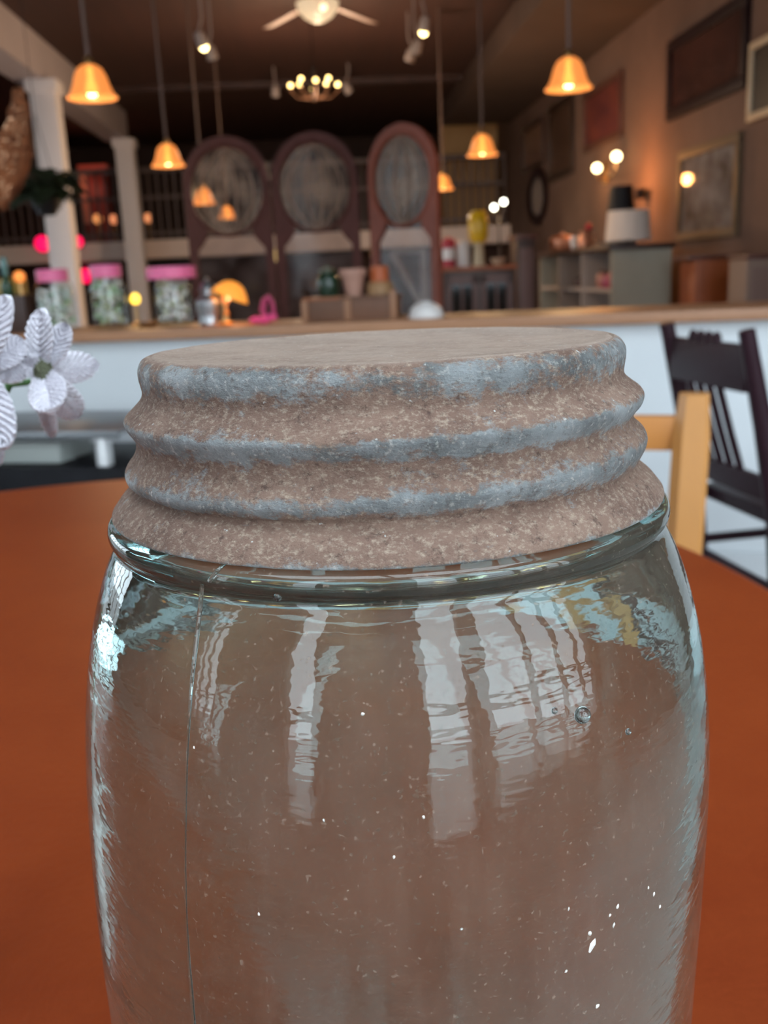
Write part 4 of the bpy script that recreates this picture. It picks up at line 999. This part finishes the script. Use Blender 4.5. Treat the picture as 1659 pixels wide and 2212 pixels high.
MB().box(-.12, .10, -.06, .12, 0, .055, .012).build('tub', mat('pale_plastic', (.42, .45, .42), .5), wb)
MB().box(-.125, .105, -.065, .125, .055, .064, .004).build('lid', mat('pale_lid', (.48, .50, .48), .5), wb)

# ------------------------------------------------------------------ dark slatted chair at right
lp_ = at(1440, 703, 2.30); rp_ = at(1613, 714, 1.95); zt_ = .853
dv_ = Vector((rp_.x-lp_.x, rp_.y-lp_.y, 0)); Wc = dv_.length; ca = math.atan2(dv_.y, dv_.x)
PURP = mat('purple_brown_chair', (0.030, 0.010, 0.016), .45, var=.3, scale=8, spec=.2)
dc = thing('dark_chair', 'dark purple brown spindle back chair against the white half wall', 'chair', (lp_.x-math.sin(ca)*.06, lp_.y+math.cos(ca)*.06, 0), ca)
def slab(mb, x0, x1, y, z0, z1, t): mb.box(x0, x1, y-t/2, y+t/2, z0, z1, .004)
for x in (0, Wc):                                       # the back leans left, the seat points right
    MB().tube([(x, .035, 0), (x, .04, .30), (x, .025, .46), (x, -.012, .65), (x, -.06, zt_)], [.017, .021, .022, .021, .017], 10).build('rear_post', PURP, dc)
for x in (.02, Wc-.02):
    MB().tube([(x, .46, 0), (x, .45, .44)], [.015, .02], 10).build('front_leg', PURP, dc)
mb = MB(); mb.box(.01, Wc-.01, -.055, -.035, .725, .822, .004)
cr = mb.build('crest_rail', PURP, dc)
for i in range(4): MB().ball((Wc*.30+i*Wc*.10, -.047, .824), .012, .011, .020, 10, 8).build('carved_knob', PURP, cr)
mb = MB(); mb.box(.01, Wc-.01, .006, .026, .49, .54, .004); mb.build('lower_rail', PURP, dc)
for i in range(5):
    x = Wc*.13+i*Wc*.125
    MB().tube([(x, -.044, .73), (x+.006, -.014, .62), (x+.002, .016, .535)], .0085, 8).build('spindle', PURP, dc)
MB().box(-.01, Wc+.01, .045, .47, .425, .46, .01).build('seat', PURP, dc)
for z in (.15, .29):
    MB().tube([(0, .04, z), (Wc, .04, z)], .012, 8).build('stretcher', PURP, dc)
    for x in (0.01, Wc-.01): MB().tube([(x, .045, z+.03), (x, .45, z+.03)], .012, 8).build('stretcher', PURP, dc)

# ------------------------------------------------------------------ honey wood chair across the table
YH = 1.12
hp = at(1500, 850, YH); hm = at(1478, 1165, YH-.03)
HA = -0.347                                             # the back runs away to the left
hc = thing('honey_chair', 'honey coloured wooden chair pushed up to the far side of table', 'chair', (hp.x, hp.y, 0), HA)
Ri = Matrix.Rotation(-HA, 4, 'Z')
lt = Vector((0, 0, hp.z)); lm = Ri @ (hm-Vector((hp.x, hp.y, 0)))
up = (lt-lm).normalized(); lb = lm+up*((0.44-lm.z)/up.z); WH = .40
HON2 = mat('honey_rail', (0.50, 0.20, 0.045), .4, var=.12, scale=9)
hx, hy = .021, .017
sec = [(-hx, -hy*.3), (-hx*.45, -hy), (hx*.8, -hy), (hx, -hy*.75), (hx, hy*.75), (hx*.8, hy), (-hx*.8, hy), (-hx, hy*.75)]
for dx in (0, -WH):
    vs = []; fs = []; S = len(sec); n_ = 8
    for j_ in range(n_+1):
        c_ = lb.lerp(lt, j_/n_)+Vector((dx, 0, 0)); k_ = 1 if j_ < n_ else .8
        for (sx_, sy_) in sec: vs.append(c_+Vector((sx_*k_, sy_*k_, 0)))
    for j_ in range(n_):
        for q in range(S): q2 = (q+1) % S; fs.append((j_*S+q, j_*S+q2, (j_+1)*S+q2, (j_+1)*S+q))
    fs.append(tuple(range(S))[::-1]); fs.append(tuple(n_*S+q for q in range(S)))
    MB().add(vs, fs, False).tube([(lb.x+dx, lb.y+.05, 0), lb+Vector((dx, 0, .01))], [.014, .017], 8).build('rear_post', WOOD_HONEY, hc)
rz0 = at(1455, 897, YH+.01).z; rz1 = at(1455, 971, YH+.01).z
MB().box(-WH+.01, -.01, -.009, .009, rz1, rz0, .003).build('top_rail', HON2, hc)
MB().box(-WH+.01, -.01, -.019, -.001, .60, .635, .003).build('lower_rail', HON2, hc)
for i in range(3): MB().box(-.10*(i+1)-.012, -.10*(i+1)+.012, -.012, -.002, .63, rz1+.004, .002).build('slat', WOOD_HONEY, hc)
MB().box(-WH-.01, .01, -.44, lb.y+.0, .43, .46, .01).build('seat', WOOD_HONEY, hc)
for x in (-WH+.01, -.01): MB().tube([(x, -.41, 0), (x, -.40, .44)], [.014, .018], 8).build('front_leg', WOOD_HONEY, hc)

# ------------------------------------------------------------------ white crochet flowers
YARN = mat('white_yarn', (0.84, 0.81, 0.88), .9, bump=.5, bscale=900, var=.08, scale=300)
YB = mat('flower_centre', (0.16, 0.17, 0.10), .9, bump=.8, bscale=700)
GRN = mat('green_yarn', (0.10, 0.24, 0.08), .9, bump=.5, bscale=900)
vz = Vector((-0.185, 0.285, TZ+.0004))
vs_ = thing('bud_vase', 'small white bud vase holding the crochet flowers', 'vase', vz)
MB().lathe([(0, 0), (.016, 0), (.022, .02), (.021, .06), (.010, .09), (.009, .11), (.012, .115), (.008, .115), (.007, .09), (0, .05)], 28).build('body', WHITE_OBJ, vs_)
def petal(c, tip, wid, normal, cup, seed, nribs=10):
    """knitted petal: chevron rows of yarn from the midrib"""
    rnd = random.Random(seed)
    ax = tip-c; Ln = ax.length; ax = ax.normalized()
    nr = (normal-ax*normal.dot(ax)).normalized(); sd = ax.cross(nr)
    NS, NT = 110, 44; vs = []; fs = []
    for side in (0, 1):
        for i in range(NS+1):
            s_ = i/NS
            wv = wid*(math.sqrt(max(0, 1-((s_-.56)/.44)**2)) if s_ > .56 else .30+.70*math.sin(PI/2*s_/.56))
            for j in range(NT+1):
                t = -1+2*j/NT
                ph = nribs*(s_-.24*abs(t)**1.0)
                rib = abs(math.sin(PI*ph))**.7
                fz = mnoise.noise(Vector((s_*34+seed, t*13, 3)))*.00025
                edge = 1+.05*(rib-.5)*(abs(t) > .8)
                mid = .0005*math.exp(-(t/.10)**2)
                h = (rib-.4)*.0019*(1-.25*abs(t)) - mid + fz
                thick = .0007*(1-abs(t)**4)
                bendz = cup*(math.sin(PI*s_)*.35-.65*s_*s_)*Ln + .22*wv*t*t
                hv = bendz+(thick+h if side == 0 else -thick)
                if abs(t) > .999: hv = bendz
                vs.append(c+ax*(s_*Ln)+sd*(wv*t*edge)+nr*hv)
    W = NT+1; off = (NS+1)*W
    for i in range(NS):
        for j in range(NT):
            a = i*W+j; fs.append((a, a+1, a+W+1, a+W)); b = off+a; fs.append((b+W, b+W+1, b+1, b))
    return MB().add(vs, fs, True)
def flower(label, cpx, Y, petals, seed, stem_mid):
    c = at(cpx[0], cpx[1], Y)
    t = thing('crochet_flower', label, 'flower', vz, 0, 'white crochet flowers in the bud vase')
    o = vz
    for i, (tx, ty, dY, wpx, cup, nx, ny, nz_) in enumerate(petals):
        tip = at(tx, ty, Y+dY); s = px_m(c)
        petal(c-o, tip-o, wpx*s/2, Vector((nx, ny, nz_)), cup, seed+i).build('petal', YARN, t)
    MB().ball(c-o+Vector((0.0006, -.0015, 0)), .0027, .003, .0040, 16, 12).build('flower_centre', YB, t)
    st = [Vector((0.0, 0, .10)), stem_mid-o, c-o+Vector((0, .004, -.003)), c-o]
    MB().tube(st, .0011, 8).build('stem', GRN, t)
    return t
flower('white crochet flower nearest the jar, hiding part of a candy jar', (92, 800), .275, [
    (88, 668, -.004, 62, .12, -.15, -1, .2), (146, 700, .004, 56, -.05, .3, -1, .25), (28, 770, -.006, 52, .15, -.4, -1, .3),
    (118, 898, -.014, 84, -.10, .1, -1, .25), (192, 790, .03, 74, -.1, .5, -1, .1), (170, 905, .022, 74, .1, .4, -1, -.1), (112, 950, .022, 40, .1, .1, -1, .0)], 40, at(20, 832, .283))
flower('white crochet flower cut by the left edge', (-35, 800), .262, [
    (12, 640, -.004, 76, .12, -.1, -1, .2), (50, 735, .008, 74, .05, .2, -1, .3), (58, 800, .012, 60, .0, .3, -1, .1), (10, 968, -.008, 88, .1, .1, -1, .2), (-100, 700, 0, 70, .1, -.3, -1, .2), (-110, 880, 0, 70, .1, -.3, -1, .2), (-5, 1010, .006, 50, .1, .1, -1, .2)], 60, at(-120, 860, .272))
